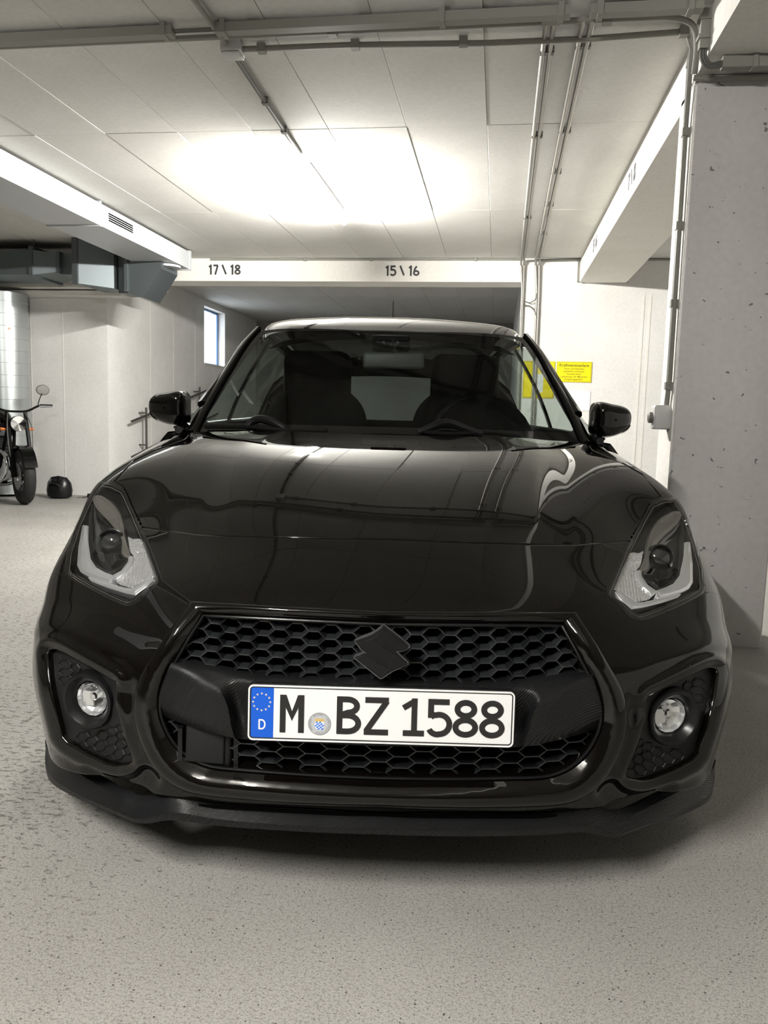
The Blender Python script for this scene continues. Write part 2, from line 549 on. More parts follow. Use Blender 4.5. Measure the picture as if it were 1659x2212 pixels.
class MB:
    """collects vertices and faces of one mesh"""
    def __init__(self):
        self.v, self.f = [], []

    def add(self, v, f):
        o = len(self.v)
        self.v += [tuple(map(float, p)) for p in v]
        self.f += [tuple(int(i) + o for i in q) for q in f]
        return self

    def box(self, a, b, M=None):
        (x0, y0, z0), (x1, y1, z1) = a, b
        v = [(x0, y0, z0), (x1, y0, z0), (x1, y1, z0), (x0, y1, z0), (x0, y0, z1), (x1, y0, z1), (x1, y1, z1), (x0, y1, z1)]
        if M is not None:
            v = [tuple(M @ Vector(p)) for p in v]
        return self.add(v, [(0, 3, 2, 1), (4, 5, 6, 7), (0, 1, 5, 4), (1, 2, 6, 5), (2, 3, 7, 6), (3, 0, 4, 7)])

    def tube(self, pts, r, n=10, caps=True, closed=False):
        P = [Vector(p) for p in pts]
        R = r if hasattr(r, '__len__') else [r] * len(P)
        v, f = [], []
        up = None
        for i, p in enumerate(P):
            a = P[(i - 1) % len(P)] if (closed or i > 0) else p
            b = P[(i + 1) % len(P)] if (closed or i < len(P) - 1) else p
            t = (b - a).normalized()
            if up is None:
                up = Vector((0, 0, 1)) if abs(t.z) < 0.9 else Vector((1, 0, 0))
            s = t.cross(up)
            if s.length < 1e-5:
                s = t.orthogonal()
            s.normalize()
            up = s.cross(t).normalized()
            for k in range(n):
                a_ = 2 * math.pi * k / n
                v.append(p + (s * math.cos(a_) + up * math.sin(a_)) * R[i])
        m = len(P)
        for i in range(m if closed else m - 1):
            for k in range(n):
                i2 = (i + 1) % m
                f.append((i * n + k, i * n + (k + 1) % n, i2 * n + (k + 1) % n, i2 * n + k))
        if caps and not closed:
            f.append(tuple(range(n - 1, -1, -1)))
            f.append(tuple((m - 1) * n + k for k in range(n)))
        return self.add(v, f)

    def lathe(self, prof, n=32, M=None, closed=False):
        """prof: list of (radius, height) revolved about local z"""
        v, f = [], []
        for r, h in prof:
            for k in range(n):
                a = 2 * math.pi * k / n
                p = Vector((r * math.cos(a), r * math.sin(a), h))
                v.append(M @ p if M is not None else p)
        m = len(prof)
        for i in range(m if closed else m - 1):
            for k in range(n):
                i2 = (i + 1) % m
                f.append((i * n + k, i * n + (k + 1) % n, i2 * n + (k + 1) % n, i2 * n + k))
        return self.add(v, f)

    def disc(self, r, h, n=32, M=None):
        v = [Vector((r * math.cos(2 * math.pi * k / n), r * math.sin(2 * math.pi * k / n), h)) for k in range(n)]
        if M is not None:
            v = [M @ p for p in v]
        return self.add(v, [tuple(range(n))])

    def prism(self, poly, h0, h1, M=None):
        """extrude a 2D polygon (any orientation) between two heights along local z"""
        A = sum(a[0] * b[1] - b[0] * a[1] for a, b in zip(poly, list(poly[1:]) + [poly[0]]))
        if A < 0:
            poly = list(poly)[::-1]
        n = len(poly)
        v = [Vector((p[0], p[1], h0)) for p in poly] + [Vector((p[0], p[1], h1)) for p in poly]
        if M is not None:
            v = [M @ p for p in v]
        f = [tuple(range(n - 1, -1, -1)), tuple(range(n, 2 * n))]
        f += [(i, (i + 1) % n, n + (i + 1) % n, n + i) for i in range(n)]
        return self.add(v, f)

    def grid(self, G, flip=False):
        G = np.asarray(G)
        a, b = G.shape[:2]
        f = []
        for i in range(a - 1):
            for j in range(b - 1):
                q = (i * b + j, i * b + j + 1, (i + 1) * b + j + 1, (i + 1) * b + j)
                f.append(q[::-1] if flip else q)
        return self.add(G.reshape(-1, 3), f)

    def mirrored(self):
        m = MB()
        m.v = [(-x, y, z) for x, y, z in self.v]
        m.f = [tuple(reversed(q)) for q in self.f]
        return m

    def build(self, name, mat, parent=None, **kw):
        return obj(name, self.v, self.f, mat, parent, **kw)


def recalc(o):
    bm = bmesh.new()
    bm.from_mesh(o.data)
    bmesh.ops.recalc_face_normals(bm, faces=bm.faces)
    bm.to_mesh(o.data)
    bm.free()
    return o


def rbox(name, a, b, r, mat, parent=None, seg=2, loc=None, rot=None):
    """box with rounded edges"""
    bm = bmesh.new()
    m = MB().box(a, b)
    vs = [bm.verts.new(p) for p in m.v]
    for q in m.f:
        bm.faces.new([vs[i] for i in q])
    bmesh.ops.bevel(bm, geom=list(bm.edges), offset=r, segments=seg, affect='EDGES', profile=0.5)
    me = bpy.data.meshes.new(name)
    bm.to_mesh(me)
    bm.free()
    me.materials.append(MAT[mat] if isinstance(mat, str) else mat)
    me.polygons.foreach_set('use_smooth', [True] * len(me.polygons))
    me.set_sharp_from_angle(angle=math.radians(50))
    o = bpy.data.objects.new(name, me)
    COL.objects.link(o)
    if parent is not None: o.parent = parent
    if loc is not None: o.location = loc
    if rot is not None: o.rotation_euler = rot
    return o


def text_mesh(body, size, depth=0.0, align='CENTER', bold=0.0, sx=1.0):
    """verts/faces of a line of lettering in the xy plane"""
    cu = bpy.data.curves.new('lettering', 'FONT')
    cu.body = body
    cu.size = size
    cu.align_x = align
    cu.align_y = 'CENTER'
    cu.extrude = depth
    cu.offset = bold
    cu.resolution_u = 3
    o = bpy.data.objects.new('lettering', cu)
    COL.objects.link(o)
    bpy.context.view_layer.update()
    dg = bpy.context.evaluated_depsgraph_get()
    me = o.evaluated_get(dg).to_mesh()
    v = [(p.co.x * sx, p.co.y, p.co.z) for p in me.vertices]
    f = [tuple(p.vertices) for p in me.polygons]
    o.evaluated_get(dg).to_mesh_clear()
    bpy.data.objects.remove(o)
    bpy.data.curves.remove(cu)
    return v, f


def place(v, origin, ex, ey, ez=None):
    ex, ey = Vector(ex), Vector(ey)
    ez = Vector(ez) if ez is not None else ex.cross(ey)
    o = Vector(origin)
    return [tuple(o + ex * p[0] + ey * p[1] + ez * p[2]) for p in v]
# ---------------------------------------------------------------- the garage
ZC = 2.78      # ceiling height


def struct(name, mb, mat, label=None, **kw):
    o = mb.build(name, mat, smooth=False, **kw)
    o['kind'] = 'structure'
    if label:
        o['label'] = label
    return o


X0, X1, Y0, Y1 = -9.0, 5.0, -9.0, 13.4
struct('floor', MB().box((X0, Y0, -0.15), (X1, Y1, 0)), 'floor', 'worn grey screed floor with black pits')
struct('ceiling_slab', MB().box((X0, Y0, ZC + 0.03), (X1, 7.7, ZC + 0.25)).box((-4.62, 7.7, ZC + 0.03), (X1, Y1 + .2, ZC + 0.25)), 'ceiling', 'concrete slab above the shuttered ceiling panels')
ceil = empty('ceiling', (0, 0, ZC))
tag(ceil, 'pale concrete ceiling cast in long shuttered panels', kind='structure')
# shuttering panels, each its own piece with an open joint
PW, PL = 0.482, 1.96
ys = [-8.25 + PL * k for k in range(12)]
ys = [y + (3.51 - min(ys, key=lambda q: abs(q - 3.51))) for y in ys]
xs = [-0.41 + PW * k for k in range(-18, 12)]
_panel = {}
for iy, y in enumerate(ys):
    for ix, x in enumerate(xs):
        x0, x1 = max(x, X0), min(x + PW, X1)
        y0, y1 = max(y, Y0), min(y + PL, Y1)
        if y0 > 7.4:
            x0 = max(x0, -4.62)
        if x1 - x0 < .05 or y1 - y0 < .05:
            continue
        g = 0.0009
        key = (round(x1 - x0, 3), round(y1 - y0, 3))
        if key not in _panel:
            w, l = key[0] / 2 - g, key[1] / 2 - g
            m = MB()
            m.add([(-w, -l, .002), (w, -l, .002), (w, l, .002), (-w, l, .002), (-w + .0015, -l + .0015, 0), (w - .0015, -l + .0015, 0), (w - .0015, l - .0015, 0), (-w + .0015, l - .0015, 0),
                   (-w, -l, .028), (w, -l, .028), (w, l, .028), (-w, l, .028)],
                  [(4, 7, 6, 5), (0, 4, 5, 1), (1, 5, 6, 2), (2, 6, 7, 3), (3, 7, 4, 0), (0, 1, 9, 8), (1, 2, 10, 9), (2, 3, 11, 10), (3, 0, 8, 11)])
            t = m.build('ceiling_panel', 'ceiling', smooth=False)
            _panel[key] = t.data
            bpy.data.objects.remove(t)
        o = bpy.data.objects.new('ceiling_panel', _panel[key])
        COL.objects.link(o)
        o.parent = ceil
        o.location = ((x0 + x1) / 2, (y0 + y1) / 2, rng.uniform(-.0012, .001))

# walls
struct('wall_right', MB().box((X1, Y0, 0), (X1 + .2, Y1, ZC + .03)), 'wall', 'white painted wall beyond the pier')
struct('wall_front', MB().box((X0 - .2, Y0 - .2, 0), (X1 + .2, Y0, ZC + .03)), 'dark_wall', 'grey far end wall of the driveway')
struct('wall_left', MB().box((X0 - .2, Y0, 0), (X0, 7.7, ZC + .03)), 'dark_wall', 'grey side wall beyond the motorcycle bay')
# wall beside the motorcycle, corner at x = -4.37; beyond the corner it carries the window
struct('wall_back_left', MB().box((X0, 7.5, 0), (-4.62, 7.7, ZC + .03)), 'wall', 'white back wall behind the motorcycle')
WIN = (10.66, 11.62, 1.80, 2.68)   # y0 y1 z0 z1 of the opening
wb = MB()
wb.box((-4.62, 7.5, 0), (-4.37, WIN[0], ZC + .03)).box((-4.62, WIN[1], 0), (-4.37, Y1, ZC + .03))
wb.box((-4.62, WIN[0], 0), (-4.37, WIN[1], WIN[2])).box((-4.62, WIN[0], WIN[3]), (-4.37, WIN[1], ZC + .03))
struct('wall_rear_bay', wb, 'wall', 'white side wall of the rear bay with a window')
win = empty('window_1', (-4.50, (WIN[0] + WIN[1]) / 2, WIN[2]))
tag(win, 'bright daylight window high in the rear bay wall', kind='structure')
h2, zz = (WIN[1] - WIN[0]) / 2, WIN[3] - WIN[2]
fr = MB()
for a, b in (((-.01, -h2, 0), (.01, -h2 + .03, zz)), ((-.01, h2 - .03, 0), (.01, h2, zz)), ((-.01, -h2, 0), (.01, h2, .03)), ((-.01, -h2, zz - .03), (.01, h2, zz))):
    fr.box(a, b)
fr.build('window_frame', 'blue_frame', win, smooth=False)
MB().box((-.004, -h2 + .03, .03), (.004, h2 - .03, zz - .03)).build('pane', 'window_glass', win, smooth=False)
MB().box((.02, -h2, -.02), (.15, h2, .001)).build('window_sill', 'white', win, smooth=False)
struct('wall_back', MB().box((.43, 7.5, 0), (X1, Y1, ZC + .03)), 'wall', 'white back wall carrying the yellow signs')
for w_, boxes in (('wall_rear_bay', [((-4.372, y - .02, 0), (-4.367, y + .02, 2.6)) for y in (8.70, 9.46, 10.29)]), ('wall_back', [((x - .012, 7.496, 0), (x + .012, 7.502, 2.4)) for x in (1.70, 1.77)]),
                  ('wall_back_left', [((x - .004, 7.497, 0), (x + .004, 7.502, 2.3)) for x in (-4.93, -5.34)])):
    for a_, b_ in boxes:
        MB().box(a_, b_).build('formwork_ridge', 'white', bpy.data.objects[w_], smooth=False)
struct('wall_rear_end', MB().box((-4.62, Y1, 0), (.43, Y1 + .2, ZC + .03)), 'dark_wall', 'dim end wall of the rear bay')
bb = struct('beam_back', MB().box((-4.37, 7.5, 2.53), (.43, 7.86, ZC + .02)), 'white', 'white cross beam with stencilled bay numbers')
br = struct('beam_right', MB().box((1.02, Y0, 2.585), (1.505, 2.56, ZC + .02)).box((1.02, 2.56, 2.525), (1.505, 7.5, ZC + .02)), 'white', 'white beam running over the pier')
bl = struct('beam_left', MB().box((X0, 7.16, 2.40), (-3.62, 7.5, 2.53)), 'white', 'low white bulkhead under the metal ducts')
struct('trim_1', MB().box((X0, 7.30, 2.33), (-4.1, 7.5, 2.385)), 'white', 'narrow ledge below the bulkhead')

# pier to the right of the car: bevelled concrete
pier = rbox('column_right', (1.02, 2.38, -.01), (1.492, 2.70, 2.586), .012, 'column', seg=1)
tag(pier, 'pitted grey concrete pier beside the car', kind='structure')
side = MB().box((1.0165, 2.394, 0), (1.0205, 2.69, 2.55)).build('lamplit_side', 'white', pier, smooth=False)  # whiter than the pier: lamp light on this side put into the colour


# ---- stencilled bay numbers (stroke lettering)
def stroke_poly(pts, w):
    """flat ribbon along a 2D polyline with round-ish mitred joints -> verts, faces"""
    P = np.asarray(pts, float)
    n = len(P)
    closed = np.allclose(P[0], P[-1])
    v, f = [], []
    for i in range(n):
        a = P[i - 1] if i > 0 else (P[-2] if closed else P[0])
        b = P[i + 1] if i < n - 1 else (P[1] if closed else P[-1])
        d0 = P[i] - a
        d1 = b - P[i]
        if np.linalg.norm(d0) < 1e-9: d0 = d1
        if np.linalg.norm(d1) < 1e-9: d1 = d0
        d0 = d0 / np.linalg.norm(d0)
        d1 = d1 / np.linalg.norm(d1)
        t = d0 + d1
        if np.linalg.norm(t) < 1e-6: t = d0
        t = t / np.linalg.norm(t)
        nn = np.array([-t[1], t[0]])
        k = 1.0 / max(.6, nn @ np.array([-d0[1], d0[0]]))
        v += [tuple(P[i] + nn * w / 2 * k), tuple(P[i] - nn * w / 2 * k)]
    for i in range(n - 1):
        f.append((2 * i, 2 * i + 1, 2 * i + 3, 2 * i + 2))
    return v, f


def arc(cx, cy, rx, ry, a0, a1, n=12):
    return [(cx + rx * math.cos(math.radians(a0 + (a1 - a0) * k / n)), cy + ry * math.sin(math.radians(a0 + (a1 - a0) * k / n))) for k in range(n + 1)]


# glyphs on a unit-height box, x in 0..w ; strokes given on centre lines inset by half the stroke
def glyph(ch, s):
    """strokes of one character, height 1, s = half stroke"""
    a, b = s, 1 - s
    if ch == '1':
        return .50, [[(.06, .74), (.30, b)], [(.30, 1.0), (.30, 0)], [(.06, a), (.52, a)]]
    if ch == 'I':
        return .36, [[(.04, .76), (.24, b - .02)], [(.24, 1.0), (.24, 0)]]
    if ch == '7':
        return .52, [[(0, b), (.50, b)], [(.46, b), (.20, 0)]]
    if ch == '5':
        return .54, [[(.50, b), (a, b)], [(a, 1.0), (a, .50)], [(a, .52), (.14, .58)] + arc(.27, .33, .24, .26, 110, -90, 14) + arc(.24, .24, .20, .20 - .02, -90, -165, 6)]
    if ch == '8':
        return .54, [arc(.27, .75, .20, .25 - s, 0, 360, 24), arc(.27, .27, .235, .27 - s, 0, 360, 24)]
    if ch == '6':
        return .54, [arc(.27, .28, .23, .28 - s, 0, 360, 24), [(.05, .32), (.10, .62), (.30, b + .02)]]
    if ch == '\\':
        return .62, [[(.10, .98), (.50, .04)]]
    if ch == 'M':
        return .62, [[(a, 0), (a, 1)], [(.62 - s, 0), (.62 - s, 1)], [(a + .02, .97), (.31, .44), (.60 - s, .97)]]
    if ch == 'B':
        return .58, [[(a, 0), (a, 1)], [(a, b), (.28, b)] + arc(.28, .75, .22, .25 - s, 90, -90, 10) + [(a, .5)], [(a, .5), (.28, .5)] + arc(.28, .25 + s / 2, .26, .25 - s / 2, 90, -90, 10)[0:] + [(a, a)]]
    if ch == 'Z':
        return .58, [[(0.02, b), (.58, b)], [(.54, b - .02), (.05, a + .02)], [(0, a), (.58, a)]]
    return .3, []


def letter_mesh(ch, H, thick, stroke):
    """solid strokes of one character, lower left at origin, xy plane"""
    s = stroke / H / 2
    w, strokes = glyph(ch, s)
    m = MB()
    for k, st in enumerate(strokes):
        v, f = stroke_poly(np.array(st) * H, stroke)
        n = len(v)
        zt = thick + k * 2e-5
        vv = [(p[0], p[1], zt) for p in v] + [(p[0], p[1], 0) for p in v]
        ff = [tuple(reversed(q)) for q in f]
        for i in range(0, n - 2, 2):
            ff.append((i, i + 2, n + i + 2, n + i))
            ff.append((i + 3, i + 1, n + i + 1, n + i + 3))
        ff += [(0, n, n + 1, 1), (n - 2, n - 1, 2 * n - 1, 2 * n - 2)]
        m.add(vv, ff)
    return w * H, m


def stencil(parent, text, origin, ex, ey, H, stroke, gap=.02, name='stencil_number'):
    x = 0
    m = MB()
    for ch in text:
        if ch == ' ':
            x += H * .18
            continue
        w, lm = letter_mesh('I' if ch == '1' else ch, H, .0016, stroke)
        v = [(p[0] + x, p[1], p[2]) for p in lm.v]
        m.add(place(v, origin, ex, ey), lm.f)
        x += w + gap
    o = m.build(name, 'stencil', None, smooth=False)
    recalc(o)
    o.parent = parent
    return o


stencil(bb, '17 \\ 18', (-3.13, 7.4988, 2.600), (1, 0, 0), (0, 0, 1), .112, .020, .016)
stencil(bb, '15 \\ 16', (-1.09, 7.4988, 2.592), (1, 0, 0), (0, 0, 1), .112, .020, .016)
stencil(br, '7 \\ 8', (1.0185, 4.30, 2.60), (0, -1, 0), (0, 0, 1), .112, .024, .03)
stencil(br, '5 \\ 6', (1.0185, 6.30, 2.60), (0, -1, 0), (0, 0, 1), .112, .024, .03)
# ---------------------------------------------------------------- lamps
def tube_lamp(x, y0, y1, label, mat):
    t = empty('ceiling_lamp', (x, (y0 + y1) / 2, ZC))
    tag(t, label, 'lamp', 'fluorescent ceiling lamps')
    h = (y1 - y0) / 2
    rbox('lamp_body', (-.022, -h + .1, -.045), (.022, h - .1, -.001), .006, 'duct_white', t)
    g = MB().tube([(0, -h, -.088), (0, h, -.088)], .019, 14)
    g.build('tube', mat, t)
    for s in (-1, 1):
        MB().box((-.006, s * (h - .2) - .006, -.075), (.006, s * (h - .2) + .006, -.045)).build('tube_holder', 'grey_plastic', t, smooth=False)
    return t


MAT['tube'] = emit_material('bay_lamp_tube', (1.0, 0.975, 0.92), LAMP_POWER * 1.45)
MAT['tube2'] = emit_material('driveway_lamp_tube', (1.0, 0.975, 0.92), LAMP_POWER * 1.1)
tube_lamp(-1.17, 4.0, 5.5, 'glaring fluorescent tube lamp on the ceiling behind the car roof', MAT['tube'])
tube_lamp(-1.12, -3.2, -1.7, 'fluorescent tube lamp on the ceiling in front of the car', MAT['tube2'])


# ---------------------------------------------------------------- conduits and pipes
def conduit(name, pts, r, mat, label, cat='pipe', clips=(), group=None, clip_size=None, rounding=0.0):
    P = [Vector(p) for p in pts]
    root = empty(name, tuple(P[0]))
    tag(root, label, cat, group)
    path = []
    for i, p in enumerate(P):
        if rounding and 0 < i < len(P) - 1:
            a = (P[i - 1] - p).normalized() * rounding
            b = (P[i + 1] - p).normalized() * rounding
            for k in range(7):
                t = k / 6
                path.append((p + a) * (1 - t) ** 2 + p * 2 * t * (1 - t) + (p + b) * t ** 2)
        else:
            path.append(p)
    m = MB().tube([tuple(q - P[0]) for q in path], r, 10)
    m.build('pipe_run', mat, root)
    cs = clip_size or r * 1.5
    for c in clips:
        q = Vector(c) - P[0]
        MB().box((q.x - cs, q.y - cs, q.z - cs), (q.x + cs, q.y + cs, q.z + cs)).build('clip', 'clip' if mat != 'conduit' else 'conduit', root, smooth=False)
    return root


zp = ZC - .028
conduit('conduit_pipe', [(-1.125, -1.65, zp), (-1.125, 2.30, zp)], .012, 'conduit', 'straight grey conduit running from the junction box towards the driveway', 'conduit', [(-1.125, y, zp + .01) for y in (0.2, 1.2)])
conduit('conduit_pipe', [(-1.125, 2.42, zp), (-1.165, 3.99, zp)], .012, 'cable', 'dark conduit leading from the junction box to the glaring lamp', 'conduit', [(-1.138, 3.0, zp + .005), (-1.152, 3.45, zp + .005)])
jb = empty('junction_box', (-1.11, 2.36, ZC))
tag(jb, 'small square white junction box on the ceiling conduit crossing', 'junction box')
rbox('box_body', (-.048, -.048, -.052), (.048, .048, 0), .006, 'grey_plastic', jb)
rbox('box_lid', (-.044, -.044, -.064), (.044, .044, -.053), .005, 'grey_plastic', jb)

# long cable trunking across the ceiling
tr = empty('cable_trunking', (-6.0, 2.235, ZC - .002), (0, 0, -.0165))
tag(tr, 'long grey cable trunking crossing the ceiling over the bonnet', 'trunking')
for x0, x1 in ((-8.5, -1.32), (-1.12, .44), (.52, .97)):
    MB().box((x0 + 6, -.026, -.052), (x1 + 6, .026, -.012)).build('channel', 'conduit', tr, smooth=False)
for x in (-4.4, -3.4, -2.35, -1.36, -1.08, -.10, .40, .56, .92):
    MB().box((x - .012 + 6, -.034, -.058), (x + .012 + 6, .034, 0)).build('bracket', 'conduit', tr, smooth=False)
for k in range(3):
    MB().tube([(-1.34 + 6, -.012 + .012 * k, -.03), (-1.10 + 6, -.012 + .012 * k, -.03)], .004, 6).build('cable', 'cable', tr)
conduit('conduit_pipe', [(-8.5, 2.325, zp), (.86, 2.21, zp), (.965, 2.23, ZC - .05), (.995, 2.29, 2.66), (.998, 2.34, 2.57)], .013, 'conduit',
        'thin grey conduit beside the cable trunking, bending down at the pier', 'conduit', [(-.60, 2.228, zp), (.60, 2.213, zp)], rounding=.05)
conduit('conduit_pipe', [(-1.065, 2.365, zp), (-.55, 2.362, zp), (.1, 2.37, zp - .01), (.55, 2.36, zp - .012), (.955, 2.352, zp)], .013, 'conduit', 'slightly sagging conduit from the junction box to the pier', 'conduit',
        [(-.97, 2.365, zp), (-.52, 2.362, zp), (-.02, 2.37, zp), (.945, 2.352, zp)])
conduit('conduit_pipe', [(.96, 2.352, zp), (.992, 2.40, 2.70), (.998, 2.445, 2.4), (1.0, 2.43, 1.25), (1.0, 2.468, 1.12)], .012, 'conduit', 'vertical grey conduit dropping down the lamp-lit side of the pier', 'conduit',
        [(1.0, 2.446, z) for z in (2.66, 2.36, 1.95, 1.60, 1.22)], clip_size=.017)
v2 = conduit('conduit_pipe', [(1.006, 2.52, 2.76), (1.006, 2.50, 1.13)], .007, 'conduit', 'second thinner vertical conduit on the lamp-lit side of the pier', 'conduit')
conduit('conduit_pipe', [(1.0, 2.36, 2.562), (1.06, 2.36, 2.556), (3.0, 2.36, 2.556)], .012, 'conduit', 'thin grey conduit along the top of the pier face under the trunking', 'conduit')
# trunking turning down at the head of the pier, with black cables
tv = empty('cable_trunking', (.992, 2.20, ZC))
tag(tv, 'short vertical trunking at the head of the pier', 'trunking')
MB().box((-.012, -.02, -.17), (.027, .02, 0)).build('channel', 'conduit', tv, smooth=False)
for z in (-.05, -.125):
    MB().box((-.02, -.028, z - .008), (.027, .028, z + .008)).build('bracket', 'conduit', tv, smooth=False)
th = empty('cable_trunking', (1.08, 2.21, 2.560))
tag(th, 'grey trunking along the top of the pier face', 'trunking')
MB().box((0, -.02, -.025), (2.2, .02, .02)).build('channel', 'conduit', th, smooth=False)
MB().box((.12, -.028, -.03), (.14, .028, .03)).build('bracket', 'conduit', th, smooth=False)
for k in range(3):
    o = .009 * k
    P = [(.992 + o, 2.20, 2.62), (.992 + o, 2.205, 2.58 + o), (1.02 + o, 2.21, 2.545 + o * .7), (1.06, 2.21, 2.542 + o), (1.09, 2.21, 2.548 + o)]
    c = MB().tube(smooth_line(P, 24), .006, 8).build('cable', 'cable', None)
    tag(c, ['lowest black cable curving round the pier head', 'middle black cable curving round the pier head', 'uppermost black cable curving round the pier head'][k], 'cable', 'cables at the pier head')

# two pairs of pipes running to the back wall
for i, (xa, xb, nm) in enumerate(((.352, .384, 'left pair'), (.508, .545, 'right pair'))):
    for j, x in enumerate((xa, xb)):
        xe = x + .035
        z = ZC - .03
        side = ('outer', 'inner')[(i + j) % 2]
        pts = [(x - .01, 2.16 if i == 0 else 2.20, z), (x, 3.6, z), (xe, 7.40, z), (xe + .005, 7.462, z - .05)]
        if i == 0:
            pts += [(.415 + .014 * j, 7.475, 2.45), (.425 + .01 * j, 7.475, .4)]
        else:
            pts += [(.575 + .022 * j, 7.475, 2.4), (.585 + .022 * j, 7.475, .4)]
        conduit('steel_pipe', pts, .0115 if i == 0 else .013, 'copper',
                f'{("first", "second", "third", "fourth")[2 * i + j]} from the lamp of the four parallel ceiling pipes above the car', 'pipe',
                [(x + .035 * (y - 3) / 4.4, y, z + .006) for y in (((2.5, 3.62, 5.6) if i == 0 else (2.45, 3.55, 4.35, 5.2, 6.2)))], group='ceiling pipes', clip_size=.016)
conduit('cable_loop', [(.43, 7.46, 2.33), (.50, 7.45, 2.30), (.565, 7.46, 2.34), (.575, 7.47, 2.44)], .005, 'cable', 'upper thin cable looping between the wall pipes', 'cable', rounding=.02)
conduit('cable_loop', [(.43, 7.46, 2.28), (.50, 7.45, 2.275), (.56, 7.46, 2.22), (.59, 7.47, 2.14)], .005, 'cable', 'lower thin cable looping between the wall pipes', 'cable', rounding=.02)
MB_clip = MB().box((.322, 2.16, ZC - .05), (.40, 2.205, ZC - .012)).build('pipe_fitting', 'clip', None, smooth=False)
tag(MB_clip, 'dark tee fitting where the first pipes leave the trunking', 'pipe fitting')
# conduit along the top of the back wall, around the beam end
conduit('conduit_pipe', [(-3.1, 7.485, 2.765), (.42, 7.485, 2.765)], .010, 'conduit', 'thin conduit along the top of the stencilled cross beam', 'conduit', [(x, 7.485, 2.765) for x in (-2, -1.25, -.1)])
conduit('conduit_pipe', [(.56, 7.485, 2.762), (.995, 7.485, 2.768), (.998, 7.485, 2.535), (1.52, 7.485, 2.532)], .010, 'conduit', 'thin conduit stepping round the end of the white beam', 'conduit', [(1.0, 7.485, 2.76), (1.06, 7.485, 2.533)])
conduit('conduit_pipe', [(1.53, 7.485, 2.765), (3.4, 7.485, 2.765)], .010, 'conduit', 'thin conduit on the back wall beyond the beam', 'conduit')

# rotary switch on the pier
sw = empty('wall_switch', (.985, 2.47, 1.07))
tag(sw, 'grey surface mounted rotary switch on the side of the pier', 'switch')
rbox('switch_box', (-.045, -.045, -.055), (.036, .045, .06), .012, 'grey_plastic', sw)
MB().lathe([(0, 0), (.026, 0), (.026, .016), (.02, .02), (0, .02)], 20, Matrix.Translation((-.045, 0, 0)) @ Matrix.Rotation(math.radians(-90), 4, 'Y')).build('knob', 'clip', sw)

# signs on the back wall
def sign(x0, x1, z0, z1, lines, label, y=7.492):
    s = empty('warning_sign', ((x0 + x1) / 2, y, z0))
    tag(s, label, 'sign', 'yellow warning signs')
    w, h = (x1 - x0) / 2, z1 - z0
    MB().box((-w, -.003, 0), (w, .003, h)).build('sign_board', 'yellow', s, smooth=False)
    b = MB()
    t = .003
    e = .006
    for a, c in (((-w + e, -.0036, e), (w - e, -.003, e + t)), ((-w + e, -.0036, h - e - t), (w - e, -.003, h - e)), ((-w + e, -.0036, e), (-w + e + t, -.003, h - e)), ((w - e - t, -.0036, e), (w - e, -.003, h - e))):
        b.box(a, c)
    b.build('border_line', 'sign_ink', s, smooth=False)
    for txt, size, fz, sx, bold in lines:
        v, f = text_mesh(txt, size, 0.0, bold=bold, sx=sx)
        MB().add(place(v, (0, -.0042, fz * h), (1, 0, 0), (0, 0, 1)), f).build('lettering', 'sign_ink', s, smooth=False)
    return s


sign(.826, 1.198, 1.470, 1.688, [('Kraftwagenanlage', .046, .82, .98, .0008), ('Feuer und Rauchen', .026, .65, 1.05, .0002), ('polizeilich verboten!', .026, .52, 1.05, .0002),
                                  ('Vorsicht beim', .026, .39, 1.05, .0002), ('Laufenlassen der Motoren!', .026, .26, 1.02, .0002), ('Vergiftungsgefahr!', .026, .13, 1.05, .0002)],
     'yellow sign reading Kraftwagenanlage on the white back wall')
s2 = sign(.47, .806, 1.29, 1.688, [], 'second yellow sign half hidden behind the windscreen pillar')
MB().box((-.05, -.0045, .06), (.05, -.0032, .26)).build('white_panel', 'paper', s2, smooth=False)
pp = MB().box((.95, 7.493, 1.166), (1.20, 7.497, 1.375)).build('paper_notice', 'paper', None, smooth=False)
tag(pp, 'blank white notice below the yellow sign on the back wall', 'notice')

# ---------------------------------------------------------------- ventilation ducts
wd = empty('air_duct', (-3.40, 5.0, ZC))
tag(wd, 'flat white sheet metal duct with a slotted air grille under the ceiling', 'duct')
for y0, y1 in ((-3.0, 1.2), (1.21, 3.2), (3.21, 5.02), (5.03, 7.02)):
    MB().box((-.23, y0 - 5, -.205), (.23, y1 - 5, -.024)).build('duct_section', 'duct_white', wd, smooth=False)
for y in (1.205, 3.205, 5.025, 7.03):
    MB().box((-.243, y - .014 - 5, -.216), (.243, y + .014 - 5, -.010)).build('flange', 'duct_white', wd, smooth=False)
gr = MB()
gy0, gy1, gz0, gz1 = .12, .70, -.178, -.030
for a, b in (((.2301, gy0, gz0), (.238, gy1, gz0 + .032)), ((.2301, gy0, gz1 - .032), (.238, gy1, gz1)), ((.2301, gy0, gz0 + .032), (.238, gy0 + .05, gz1 - .032)), ((.2301, gy1 - .05, gz0 + .032), (.238, gy1, gz1 - .032))):
    gr.box(a, b)
gf = gr.build('grille_frame', 'duct_white', wd, smooth=False)
MB().box((.2302, gy0 + .05, gz0 + .032), (.2322, gy1 - .05, gz1 - .032)).build('slot_back', 'void', gf, smooth=False)
for k in range(5):
    z = gz0 + .038 + k * .0185
    MB().box((.2323, gy0 + .05, z), (.2350, gy1 - .05, z + .0045)).build('slat', 'duct_white', gf, smooth=False)
